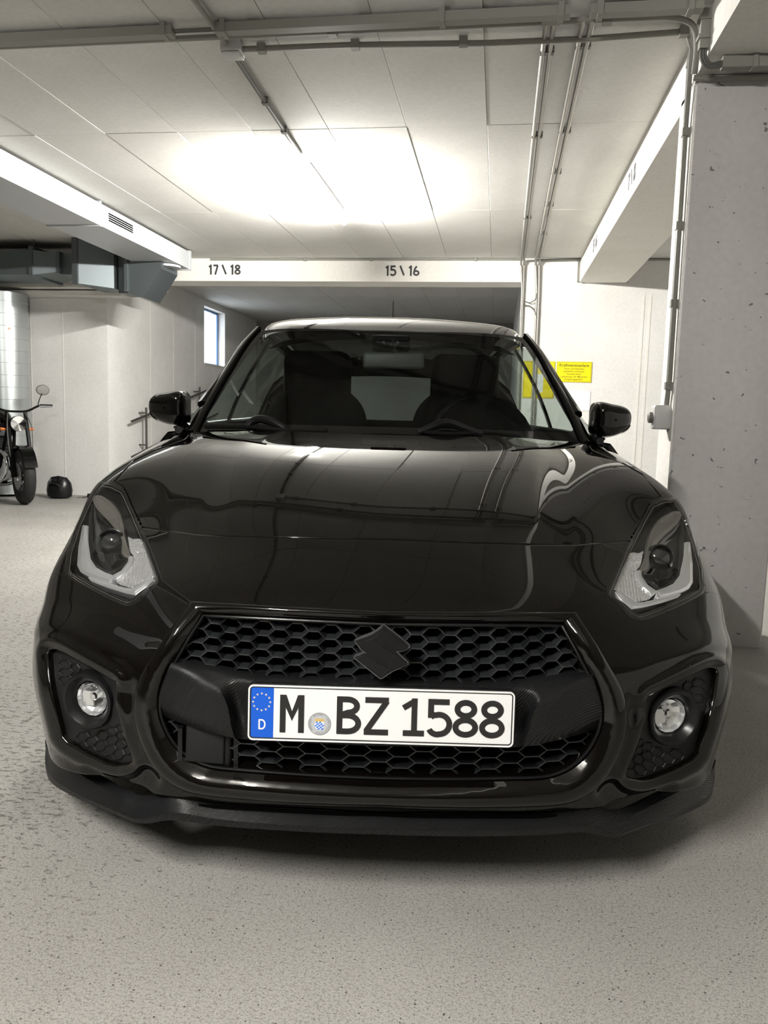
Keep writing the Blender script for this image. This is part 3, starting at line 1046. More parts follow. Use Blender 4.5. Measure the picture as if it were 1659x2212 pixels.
MB().add(*(lambda m: (m.v, m.f))(MB().lathe([(0, 0), (.10, 0), (.15, -.008), (.15, -.03), (0, -.03)], 28, Matrix.Translation((.04, 1.78, -.205)) @ Matrix.Diagonal((1.2, 1.0, 1, 1))))).build('end_collar', 'duct_white', wd)

md = empty('metal_duct', (-4.4, 6.4, ZC))
tag(md, 'galvanised rectangular duct with ribbed joints and a drop elbow', 'duct')


def dbox(x0, x1, y0, y1, z0, z1, name='duct_section', mat='galv'):
    return MB().box((x0 + 4.4, y0 - 6.4, z0 - ZC), (x1 + 4.4, y1 - 6.4, z1 - ZC)).build(name, mat, md, smooth=False)


dbox(-8.6, -4.67, 6.45, 7.0, 2.415, 2.665)
for x in (-4.665, -6.2):
    dbox(x - .02, x + .02, 6.43, 7.02, 2.395, 2.70, 'flange', 'galv')
# taper piece
tp = MB()
a = [(-4.645, 6.45, 2.415), (-4.645, 7.0, 2.415), (-4.645, 7.0, 2.665), (-4.645, 6.45, 2.665)]
b = [(-4.43, 6.55, 2.46), (-4.43, 7.0, 2.46), (-4.43, 7.0, 2.645), (-4.43, 6.55, 2.645)]
tp.add([(x + 4.4, y - 6.4, z - ZC) for x, y, z in a + b], [(0, 4, 5, 1), (1, 5, 6, 2), (2, 6, 7, 3), (3, 7, 4, 0)])
tp.build('taper', 'galv', md, smooth=False)
dbox(-4.43, -4.40, 6.53, 7.02, 2.44, 2.665, 'flange', 'galv')
dbox(-4.40, -4.16, 6.58, 7.0, 2.44, 2.65, 'duct_section', 'galv')
# plenum with a slanted face
pl = MB()
za, zb = 2.325, 2.76
A = [(-4.16, 6.42), (-3.84, 6.62), (-3.84, 7.05), (-4.16, 7.05)]
pl.add([(x + 4.4, y - 6.4, za - ZC + (.0 if i in (0, 3) else -.02)) for i, (x, y) in enumerate(A)] + [(x + 4.4, y - 6.4, zb - ZC) for x, y in A], [(3, 2, 1, 0), (4, 5, 6, 7), (0, 1, 5, 4), (1, 2, 6, 5), (2, 3, 7, 6), (3, 0, 4, 7)])
pl.build('plenum', 'galv', md, smooth=False)
dbox(-4.19, -4.135, 6.405, 6.44, 2.31, 2.78, 'corner_rib', 'galv_dark')
dbox(-3.83, -3.68, 6.70, 7.0, 2.27, 2.74, 'neck', 'galv_dark')
dbox(-3.70, -3.665, 6.56, 6.62, 2.27, 2.60, 'corner_rib', 'galv')
el = MB()
E0 = [(-3.665, 6.58, 2.255), (-3.50, 6.58, 2.205), (-3.30, 6.58, 2.50), (-3.30, 6.58, 2.575), (-3.665, 6.58, 2.575)]
E1 = [(x, 7.0, z) for x, y, z in E0]
el.add([(x + 4.4, y - 6.4, z - ZC) for x, y, z in E0 + E1], [(0, 1, 2, 3, 4), (9, 8, 7, 6, 5), (0, 5, 6, 1), (1, 6, 7, 2), (2, 7, 8, 3), (3, 8, 9, 4), (4, 9, 5, 0)])
el.build('elbow', 'galv', md, smooth=False)
MB().tube([(-4.665 + 4.4, .1, -.10), (-4.665 + 4.4, .1, 0)], .004, 6).build('hanger_rod', 'clip', md)

# vertical spiral duct behind the motorcycle
sd = empty('spiral_duct', (-5.505, 7.22, 0))
tag(sd, 'round galvanised spiral duct standing behind the motorcycle', 'duct')
prof = []
for k in range(17):
    z = .03 + k * .138
    prof += [(.268, z), (.268, z + .125), (.274, z + .128), (.274, z + .136), (.268, z + .1375)]
MB().lathe([(r, min(z, 2.33)) for r, z in prof], 40).build('spiral_pipe', 'spiral', sd)
MB().lathe([(0, .0), (.016, 0), (.016, .01), (0, .01)], 14, Matrix.Translation((.195, -.185, 1.92)) @ Matrix.Rotation(math.radians(46), 4, 'Z') @ Matrix.Rotation(math.radians(90), 4, 'X') ).build('red_plug', MAT['orange'], sd)

# wall rail in the rear bay
hr = empty('hand_rail', (-4.37, 7.9, 0))
tag(hr, 'dark metal rail frame rising along the rear bay wall', 'rail')
def _rail(z):
    return z + .18
for z0, nm in ((.90, 'upper_bar'), (.46, 'lower_bar')):
    MB().tube([(.10, 0.0, z0), (.10, 3.1, z0 + .56)], .015, 8).build(nm, 'rail', hr)
for y in (.42, 2.30):
    MB().tube([(.10, y, .44 + .18 * y), (.10, y, 1.0 + .18 * y)], .015, 8).build('post', 'rail', hr)
    for z in (.52, .93):
        MB().tube([(.0, y, z + .18 * y), (.10, y, z + .18 * y)], .01, 6).build('wall_bracket', 'rail', hr)
# ---------------------------------------------------------------- body skin of the car (half, x <= 0)
SKIN_ROWS = [
    [(0, 1.12, 0.976), (-0.26, 1.14, 0.978), (-0.46, 1.18, 0.977), (-0.62, 1.23, 0.973), (-0.72, 1.27, 0.962), (-0.805, 1.279, 0.93), (-0.861, 1.286, 0.885), (-0.868, 1.323, 0.83), (-0.866, 1.36, 0.76)],
    [(0, 0.9, 0.948), (-0.27, 0.91, 0.95), (-0.46, 0.93, 0.948), (-0.61, 0.95, 0.938), (-0.715, 0.97, 0.918), (-0.797, 0.962, 0.888), (-0.858, 0.965, 0.85), (-0.872, 1.082, 0.78), (-0.868, 1.36, 0.69)],
    [(0, 0.62, 0.905), (-0.27, 0.635, 0.906), (-0.45, 0.67, 0.898), (-0.585, 0.71, 0.88), (-0.69, 0.75, 0.856), (-0.788, 0.769, 0.832), (-0.864, 0.792, 0.8), (-0.877, 0.951, 0.72), (-0.869, 1.36, 0.63)],
    [(0, 0.36, 0.852), (-0.27, 0.38, 0.85), (-0.43, 0.43, 0.838), (-0.555, 0.5, 0.815), (-0.665, 0.58, 0.788), (-0.773, 0.645, 0.768), (-0.86, 0.703, 0.745), (-0.878, 0.882, 0.67), (-0.869, 1.36, 0.57)],
    [(0, 0.155, 0.78), (-0.25, 0.18, 0.778), (-0.4, 0.245, 0.77), (-0.515, 0.325, 0.755), (-0.625, 0.42, 0.735), (-0.758, 0.53, 0.716), (-0.867, 0.64, 0.69), (-0.882, 0.85, 0.61), (-0.869, 1.36, 0.51)],
    [(0, 0.075, 0.72), (-0.24, 0.095, 0.718), (-0.385, 0.15, 0.711), (-0.5, 0.225, 0.698), (-0.605, 0.315, 0.68), (-0.751, 0.434, 0.66), (-0.877, 0.575, 0.635), (-0.887, 0.817, 0.55), (-0.869, 1.36, 0.45)],
    [(0, 0.035, 0.655), (-0.23, 0.05, 0.653), (-0.37, 0.09, 0.648), (-0.49, 0.155, 0.638), (-0.6, 0.24, 0.622), (-0.749, 0.363, 0.604), (-0.884, 0.526, 0.582), (-0.889, 0.798, 0.48), (-0.868, 1.36, 0.39)],
    [(0, 0.01, 0.56), (-0.23, 0.022, 0.558), (-0.37, 0.053, 0.553), (-0.49, 0.105, 0.547), (-0.61, 0.175, 0.536), (-0.755, 0.276, 0.522), (-0.879, 0.464, 0.505), (-0.885, 0.782, 0.4), (-0.866, 1.36, 0.33)],
    [(0, -0.002, 0.45), (-0.23, 0.008, 0.45), (-0.38, 0.036, 0.447), (-0.51, 0.085, 0.443), (-0.64, 0.15, 0.437), (-0.773, 0.24, 0.426), (-0.873, 0.411, 0.41), (-0.88, 0.765, 0.33), (-0.862, 1.36, 0.28)],
    [(0, 0.01, 0.33), (-0.23, 0.018, 0.33), (-0.38, 0.042, 0.329), (-0.51, 0.088, 0.327), (-0.64, 0.155, 0.322), (-0.761, 0.231, 0.315), (-0.851, 0.399, 0.305), (-0.87, 0.749, 0.26), (-0.856, 1.36, 0.23)],
    [(0, 0.04, 0.225), (-0.23, 0.048, 0.225), (-0.38, 0.07, 0.224), (-0.51, 0.115, 0.222), (-0.63, 0.18, 0.218), (-0.747, 0.245, 0.21), (-0.839, 0.41, 0.2), (-0.86, 0.73, 0.19), (-0.846, 1.36, 0.18)],
]


# straighter bonnet crown that breaks into the sloping nose
_DZ = [0, -.014, -.043, -.064, -.040, -.030, -.015, 0, 0, 0, 0]
_DY = [0, 0, 0, .04, .125, .095, .05, .015, -.003, 0, 0]
_WC = [1, .97, .88, .70, .42, .10, 0, 0, 0]
SKIN_ROWS = [[(x, y + _DY[r] * _WC[c], z + _DZ[r] * _WC[c]) for c, (x, y, z) in enumerate(row)] for r, row in enumerate(SKIN_ROWS)]


def full_rows(half):
    return [[(-x, y, z) for (x, y, z) in reversed(r[1:])] + list(r) for r in half]


NU, NV = 290, 290
_full = surface(full_rows(SKIN_ROWS), NU * 2 - 1, NV)
SKIN = _full[:, NU - 1:, :].copy()          # left half, first column on the centre plane
SKIN[:, 0, 0] = 0.0


def grid_normals(G):
    du = np.gradient(G, axis=1)
    dv = np.gradient(G, axis=0)
    n = np.cross(du, dv)
    n /= np.linalg.norm(n, axis=-1, keepdims=True) + 1e-12
    return n


SKIN_N = grid_normals(SKIN)
if SKIN_N[140, 5, 1] > 0:
    SKIN_N = -SKIN_N
SKIN_N[:, 0, 0] = 0
# ---------------------------------------------------------------- the car
car = empty('car', (0, 0, 0), (0, 0, CAR_YAW))
tag(car, 'glossy black hatchback car with honeycomb grille and number plate facing the viewer', 'car')

DR = to_pixel(SKIN)
_view = SKIN - CAM_CAR
FACING = (np.einsum('ijk,ijk->ij', SKIN_N, _view) < 0)
SV = SKIN.reshape(-1, 3)
SN = SKIN_N.reshape(-1, 3)
SD = DR.reshape(-1, 2)
SF = FACING.reshape(-1)


class Near:
    """bucketed nearest-point lookup in 2D"""
    def __init__(self, P, cell):
        self.P, self.cell, self.b = P, cell, {}
        K = np.floor(P / cell).astype(int)
        order = np.lexsort((K[:, 1], K[:, 0]))
        Ks = K[order]
        cut = np.where(np.any(np.diff(Ks, axis=0) != 0, axis=1))[0] + 1
        for seg in np.split(order, cut):
            self.b[tuple(K[seg[0]])] = seg

    def __call__(self, q, n):
        k0 = np.floor(np.asarray(q) / self.cell).astype(int)
        for r in (1, 2, 4, 9, 30, 0):
            c = [self.b[(i, j)] for i in range(k0[0] - r, k0[0] + r + 1) for j in range(k0[1] - r, k0[1] + r + 1) if (i, j) in self.b]
            if c:
                c = np.concatenate(c)
                if len(c) >= n * 3:
                    break
        else:
            c = np.arange(len(self.P))
        d = ((self.P[c] - q) ** 2).sum(1)
        k = np.argpartition(d, n - 1)[:n]
        return c[k], d[k]


_vis = np.where(SF)[0]
_near = Near(SD[_vis], 8.0)


def on_skin(px, out=0.0):
    """image pixels laid on the body skin (metres), optional offset along the normal"""
    Q = np.atleast_2d(np.asarray(px, float))
    res, nor = [], []
    for q in Q:
        k, d = _near(q, 5)
        k = _vis[k]
        w = 1 / (d + 0.05)
        w /= w.sum()
        n = (SN[k] * w[:, None]).sum(0)
        n /= np.linalg.norm(n)
        nor.append(n)
        res.append(at(q[0], q[1], (SV[k, 1] * w).sum()))
    res, nor = np.array(res), np.array(nor)
    o = np.broadcast_to(np.asarray(out, float), (len(Q),))
    return res + nor * o[:, None], nor


def pos_sdf(poly):
    """signed distance to an image outline for every skin vertex (image pixels, + inside)"""
    s = sdf_poly(SD, poly)
    return np.where(SF, s, -60.0)


def clip_skin(S, V=None, Nn=None, dims=None):
    """part of the skin where S >= 0 -> verts, normals, faces (exact zero line)"""
    V = SV if V is None else V
    Nn = SN if Nn is None else Nn
    nv_, nu_ = dims or (NV, NU)
    I = np.arange(nv_ * nu_).reshape(nv_, nu_)
    quads = np.stack([I[:-1, :-1], I[:-1, 1:], I[1:, 1:], I[1:, :-1]], -1).reshape(-1, 4)
    ins = (S[quads] >= 0)
    c = ins.sum(1)
    faces = [tuple(q) for q in quads[c == 4]]
    ev, en, cache = [], [], {}

    def cut(a, b):
        key = (a, b) if a < b else (b, a)
        if key not in cache:
            t = S[a] / (S[a] - S[b])
            t = min(max(t, 1e-4), 1 - 1e-4)
            ev.append(V[a] + (V[b] - V[a]) * t)
            n = Nn[a] + (Nn[b] - Nn[a]) * t
            en.append(n / np.linalg.norm(n))
            cache[key] = len(V) + len(ev) - 1
        return cache[key]
    for q in quads[(c > 0) & (c < 4)]:
        for tri in ((q[0], q[1], q[2]), (q[0], q[2], q[3])):
            out = []
            for i in range(3):
                a, b = tri[i], tri[(i + 1) % 3]
                if S[a] >= 0:
                    out.append(a)
                if (S[a] >= 0) != (S[b] >= 0):
                    out.append(cut(a, b))
            if len(out) >= 3:
                faces.append(tuple(out))
    AV = np.concatenate([V, np.array(ev).reshape(-1, 3)])
    AN = np.concatenate([Nn, np.array(en).reshape(-1, 3)])
    used = np.unique(np.concatenate([np.array(f) for f in faces])) if faces else np.array([], int)
    rem = -np.ones(len(AV), int)
    rem[used] = np.arange(len(used))
    return AV[used], AN[used], [tuple(rem[list(f)]) for f in faces]


def mirror_join(V, Nn, Fc):
    n = len(V)
    mid = np.abs(V[:, 0]) < 1e-7
    new = np.where(mid, np.arange(n), -1)
    cnt = n
    VV, NN = [V], [Nn]
    idx = np.where(~mid)[0]
    new[idx] = n + np.arange(len(idx))
    return np.concatenate([V, V[idx] * [-1, 1, 1]]), np.concatenate([Nn, Nn[idx] * [-1, 1, 1]]), list(Fc) + [tuple(int(new[i]) for i in reversed(f)) for f in Fc]


def skirted(V, Nn, Fc, depth=.012, bev=.0015, rings=1):
    """fold the open border of a sheet inwards so it reads as a pressed panel"""
    cnt = {}
    for f in Fc:
        for i in range(len(f)):
            a, b = f[i], f[(i + 1) % len(f)]
            cnt[(a, b)] = cnt.get((a, b), 0) + 1
    border = [(a, b) for (a, b) in cnt if (b, a) not in cnt]
    out = {}
    for a, b in border:
        e = V[b] - V[a]
        o = np.cross(e, Nn[a])
        for k in (a, b):
            out[k] = out.get(k, 0) + o
    V = list(V)
    ring = []
    steps = [(bev * (1 - math.cos(t)), bev * math.sin(t)) for t in np.linspace(0, math.pi / 2, rings + 1)[1:]] + [(depth, bev)]
    maps = []
    for dn, do in steps:
        m = {}
        for k, o in out.items():
            l = np.linalg.norm(o)
            oo = o / l if l > 1e-12 else np.zeros(3)
            V.append(V[k] - Nn[k] * dn + oo * do)
            m[k] = len(V) - 1
        maps.append(m)
    Fc = list(Fc)
    prev = {k: k for k in out}
    for m in maps:
        for a, b in border:
            if a in m and b in m:
                Fc.append((prev[b], prev[a], m[a], m[b]))
        prev = m
    return np.array(V), Fc


def flip_if_needed(V, Nn, Fc):
    f = Fc[len(Fc) // 2]
    n = np.cross(V[f[1]] - V[f[0]], V[f[2]] - V[f[0]])
    if n @ Nn[f[0]] < 0:
        return [tuple(reversed(q)) for q in Fc]
    return Fc


def panel(name, S, mat, parent, depth=.012, bev=.0015, full=False, both=True, V=None, Nn=None, out=0.0, rings=1, skirt=True, angle=45):
    v, n, f = clip_skin(S, V, Nn)
    f = flip_if_needed(v, n, f)
    v = v + n * out
    if full:
        v, n, f = mirror_join(v, n, f)
    v2, f2 = skirted(v, n, f, depth, bev, rings) if skirt else (v, f)
    a = obj(name, v2, f2, mat, parent, angle=angle)
    if full or not both:
        return [a]
    par2 = parent if not isinstance(parent, tuple) else parent
    b = obj(name, np.array(v2) * [-1, 1, 1], [tuple(reversed(q)) for q in f2], mat, par2, angle=angle)
    return [a, b]


# ---- outlines in image pixels (left half of the car as seen)
HEADLAMP = smooth_line(poly_line([(217, 1042), (241, 1045), (266, 1058), (272, 1068), (289, 1105), (307, 1148), (322, 1187), (345, 1255), (341, 1262), (319, 1281), (296, 1302), (277, 1310), (262, 1306), (241, 1297),
                                   (196, 1274), (159, 1253), (146, 1243), (142, 1234), (146, 1196), (165, 1136), (181, 1099), (199, 1063), (208, 1049), (217, 1042)], 70)[:-1], 160, True)
HOOD = [(900, 900), (900, 1168), (829, 1168), (740, 1167), (640, 1165), (560, 1162.5), (500, 1161), (452, 1159), (416, 1156), (361, 1147), (309, 1139), (306, 1132), (289, 1099), (274, 1062), (266, 1050), (247, 1040), (256, 1030), (287, 996), (331, 974),
        (372, 960), (400, 950), (409, 940), (400, 925), (420, 900)]
SURROUND_O = [(829, 1324), (640, 1314), (500, 1306), (412, 1301), (370, 1362), (331, 1419), (301, 1470), (292, 1519), (296, 1567), (318, 1622), (350, 1668), (400, 1701), (467, 1714), (640, 1727), (829, 1732)]
SURROUND_I = [(829, 1343), (640, 1334), (500, 1327), (436, 1324), (404, 1376), (374, 1427), (344, 1490), (340, 1538), (350, 1574), (381, 1622), (409, 1644), (443, 1659), (500, 1667), (653, 1679), (829, 1687)]
FOG = smooth_line(poly_line([(101, 1410), (106, 1402), (114, 1398), (138, 1407), (190, 1436), (241, 1465), (251, 1471), (254, 1482), (253, 1519), (262, 1560), (271, 1591), (289, 1640), (287, 1648), (280, 1652), (253, 1656), (229, 1651),
                              (185, 1630), (144, 1606), (131, 1590), (120, 1546), (109, 1496), (104, 1460), (101, 1410)], 60)[:-1], 140, True)
NOSE = [(900, 1060), (900, 1335), (829, 1330), (420, 1304), (411, 1301), (345, 1257), (300, 1130), (306, 1060)]
DUCTBAY = smooth_line([(262, 1484), (282, 1482), (287, 1520), (290, 1570), (306, 1618), (303, 1636), (292, 1624), (278, 1580), (266, 1530)], 60, True)
LOWBAY = smooth_line([(180, 1655), (240, 1674), (285, 1672), (303, 1656), (342, 1694), (330, 1706), (284, 1718), (262, 1712), (215, 1690)], 60, True)

s_hood = pos_sdf(HOOD)
s_head = pos_sdf(HEADLAMP)
s_fog = pos_sdf(FOG)
s_sur = pos_sdf([(900, 1330)] + SURROUND_O + [(900, 1735)])
Xs, Ys, Zs = SV[:, 0], SV[:, 1], SV[:, 2]
s_bump = np.maximum(.45 - Ys, (.602 - .28 * (Ys - .52)) - Zs) * 800
s_arch = (np.hypot(Ys - .845, Zs - .30) - .342) * 800
s_cowl = (1.30 - Ys) * 800

# relief of the bumper pressing: raised nose, air channel beside the grille, scooped lower corner
disp = .004 * sstep(pos_sdf(NOSE), -12, 8)
disp -= .014 * sstep(pos_sdf(DUCTBAY), -12, 20)
disp -= .012 * sstep(pos_sdf(LOWBAY), -12, 16)
disp += .008 * np.exp(-((pos_sdf(FOG) + 14) / 12.0) ** 2) * SF
# bulged blister line above the fog light
BLIST = [(60, 1375), (120, 1388), (190, 1420), (260, 1458), (300, 1466), (330, 1400), (250, 1360), (150, 1330), (80, 1330)]
disp += .010 * sstep(pos_sdf(BLIST), -34, 44) * (1 - sstep(s_fog, -14, -2))
BV = SV + SN * disp[:, None]
BN = grid_normals(BV.reshape(NV, NU, 3)).reshape(-1, 3)
if (BN[5000] @ SN[5000]) < 0:
    BN = -BN
BN[::NU, 0] = 0

G_ = 1.6   # half panel gap in image pixels
# bonnet with two soft power lines
ridge = np.abs(Xs) - (.40 + .10 * (Ys - .2))
hd = .005 * sstep(-ridge, -.05, .05)
HV = SV + SN * hd[:, None]
hood = panel('bonnet', s_hood - G_, 'paint', car, full=True, V=HV, bev=.0022, rings=3)[0]
nb = np.minimum.reduce([-s_hood - G_, -s_head + 1.0, -s_fog, 7 - s_sur, s_bump, s_arch])
bumper = panel('front_bumper', nb, 'paint', car, full=True, V=BV, Nn=BN, depth=.03, bev=.005, rings=3)[0]
nf = np.minimum.reduce([-s_hood - G_, -s_head - G_, -s_bump - 1.6, s_arch])
fenders = panel('front_wing', nf, 'paint', car, depth=.014, bev=.002, rings=2)


# dark inner skin closes the shut lines
inner = panel('inner_structure', np.minimum.reduce([-s_head - 2, -s_fog - 8, -s_sur - 14, s_arch - 10]), 'void', car, full=True, out=-.022, skirt=False)[0]
inner['label'] = 'black structure showing in the shut lines'


# ---- grille surround: swept band with a rounded front
def half_to_full(px):
    """half line in image pixels -> full symmetric 3D loop builder helper"""
    return np.asarray(px, float)


ns = 120
So = smooth_line(SURROUND_O[:3], 24)[:-1].tolist() + smooth_line(SURROUND_O[3:], ns).tolist()
Si = smooth_line(SURROUND_I[:3], 24)[:-1].tolist() + smooth_line(SURROUND_I[3:], ns).tolist()
Po, No = on_skin(So)
Pi, Ni = on_skin(Si)
Po[0, 0] = Pi[0, 0] = Po[-1, 0] = Pi[-1, 0] = 0
rows = []
bot = sstep(np.array(Si)[:, 1], 1560, 1680)
top = 1 - sstep(np.array(Si)[:, 1], 1325, 1390)
for k, (w, h) in enumerate(((-.02, -.010), (0, .0015), (.12, .012), (.3, .017), (.55, .018), (.78, .011), (.93, .0), (1.0, -.012), (1.02, -.045))):
    hh = h * (1 + .5 * bot - .35 * top) if h > 0 else h
    P = Po * (1 - w) + Pi * w
    Nn_ = No * (1 - w) + Ni * w
    rows.append(P + Nn_ * np.asarray(hh).reshape(-1, 1) if np.ndim(hh) else P + Nn_ * hh)
rows = np.array(rows)
tv = np.arange(len(rows))
rows = spline_eval(tv, rows, np.linspace(0, len(rows) - 1, 34))
rows[:, 0, 0] = 0
rows[:, -1, 0] = 0
sur = MB().grid(rows, flip=True)
sur.add([(-x, y, z) for x, y, z in sur.v], [tuple(reversed(q)) for q in sur.f])
o = sur.build('grille_surround', 'paint', car, angle=60)
recalc(o)


# ---- headlamps
DRL_S = [(178, 1135), (186, 1136), (189, 1175), (194, 1208), (206, 1226), (224, 1236), (243, 1243), (238, 1258), (214, 1252), (190, 1243), (174, 1234), (167, 1220), (170, 1180)]
DRL_L = [(190, 1246), (216, 1255), (242, 1262), (268, 1270), (284, 1272), (300, 1262), (316, 1250), (332, 1249), (316, 1266), (292, 1284), (272, 1280), (232, 1268), (196, 1254)]
DRL_B = [(243, 1243), (262, 1232), (277, 1213), (279, 1200), (287, 1203), (286, 1214), (270, 1236), (252, 1250), (246, 1249)]
REFL = [(276, 1158), (286, 1164), (300, 1163), (308, 1168), (321, 1205), (335, 1245), (318, 1250), (296, 1262), (284, 1270), (258, 1262), (250, 1254), (266, 1239), (288, 1213), (288, 1200), (280, 1190)]
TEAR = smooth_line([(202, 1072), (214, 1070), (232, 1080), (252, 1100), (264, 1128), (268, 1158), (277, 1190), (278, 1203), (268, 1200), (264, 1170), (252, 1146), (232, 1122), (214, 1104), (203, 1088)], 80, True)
BEZ_O = smooth_line([(202, 1088), (214, 1104), (232, 1122), (252, 1146), (264, 1170), (270, 1198), (276, 1206), (258, 1230), (240, 1240), (224, 1234), (206, 1223), (196, 1206), (191, 1165), (193, 1120), (197, 1096)], 90, True)
lx, ly = np.linspace(130, 355, 15), np.linspace(1030, 1320, 18)
_c, _cn = on_skin(np.array([(x, y) for y in ly for x in lx]))
_c[:, 1] = np.where(np.isfinite(_c[:, 1]), _c[:, 1], .5)
HN, HM = 170, 200
LG = surface(_c.reshape(18, 15, 3), HN, HM).reshape(-1, 3)
LN = surface(_cn.reshape(18, 15, 3), HN, HM).reshape(-1, 3)
LN /= np.linalg.norm(LN, axis=1, keepdims=True)
LD2 = to_pixel(LG)
LV = LG - CAM_CAR
LV /= np.linalg.norm(LV, axis=1, keepdims=True)
lam = {k: sdf_poly(LD2, v) for k, v in dict(head=HEADLAMP, ds=DRL_S, dl=DRL_L, db=DRL_B, ref=REFL, tear=TEAR, bez=BEZ_O).items()}
for s in (1, -1):
    def hl(name, S, mat, par, d, skirt=True, depth=.02, bev=.001, rings=1, angle=40):
        """sheet at depth d behind the lens"""
        v, n, f = clip_skin(S, LG + LV * np.reshape(d, (-1, 1)), LN, (HM, HN))
        f = flip_if_needed(v, n, f)
        if skirt:
            v, f = skirted(v, n, f, depth, bev, rings)
        v = np.array(v)
        if s < 0:
            v, f = v * [-1, 1, 1], [tuple(reversed(q)) for q in f]
        return obj(name, v, f, mat, par, angle=angle)
    H = lam['head']
    full = np.full(len(LG), 1.0)
    h = hl('headlamp', H, 'satin_black', car, .006 + .060 * sstep(H, 0, 14), skirt=False)
    h['label'] = 'clear angular headlamp with chrome light strip'
    v, n, f = clip_skin(s_head - .6)
    f = flip_if_needed(v, n, f)
    v, f = skirted(v + n * .0035, n, f, .010, .003, 2)
    v = np.array(v) * [s, 1, 1]
    obj('lens', v, f if s > 0 else [tuple(reversed(q)) for q in f], 'lens', h)
    lowb = sstep(LD2[:, 1] - (1215 + (LD2[:, 0] - 150) * .22), 0, 30)
    hl('lens_rim', np.minimum(H - .2, 3.4 + 9.0 * lowb - H), 'gloss_black', h, full * .004, depth=.006)
    hl('seal_line', np.minimum(H - 7.0, 8.4 - H), 'grey_satin', h, full * .0032, skirt=False)
    for k in ('ds', 'dl', 'db'):
        bulge = .006 * sstep(lam[k], 0, 7)
        hl('light_strip', lam[k], 'silver', h, .020 - bulge, depth=.03, bev=.002, rings=2, angle=60)
    rib = .0042 * np.abs(((LD2[:, 0] * .92 + LD2[:, 1] * .18) / 6.0) % 1.0 - .5) + .0016 * np.abs((LD2[:, 1] / 13.0) % 1.0 - .5)
    top_ = sstep(-LD2[:, 1], -1212, -1190)
    chaos = .003 * np.sin(LD2[:, 0] * .9 + 2 * np.sin(LD2[:, 1] * .6)) * np.sin(LD2[:, 1] * .8)
    hl('indicator_reflector', lam['ref'] - .5, 'reflector', h, .026 + rib * 1.5 * (1 - top_) + chaos * top_, depth=.02, angle=9)
    hl('grey_crescent', lam['tear'], 'grey_satin', h, .018 + .010 * sstep(lam['tear'], 0, 9), depth=.02, bev=.001, angle=60)  # separate crescent sheet, lighter grey than the projector bowl
    hl('projector_bowl', lam['bez'] + .5, 'gloss_black', h, .024 + .034 * sstep(lam['bez'], 0, 20), skirt=False, angle=60)
    c, cn = on_skin([(241, 1175)])
    vv = c[0] - CAM_CAR
    c = c[0] + vv / np.linalg.norm(vv) * .052
    q = Vector((s * c[0], c[1], c[2]))
    M = Matrix.Translation(q) @ Matrix.Rotation(math.radians(84), 4, 'X') @ Matrix.Rotation(math.radians(-6 * s), 4, 'Y')
    MB().lathe([(.040, -.004), (.039, .004), (.035, .008), (.0305, .004), (.030, -.01)], 36, M).build('projector_ring', 'satin_black', h)
    MB().lathe([(.0300 * math.cos(a), .020 * math.sin(a) - .002) for a in np.linspace(0, math.pi / 2 - .01, 12)], 36, M).build('projector_lens', 'lens_ball', h)


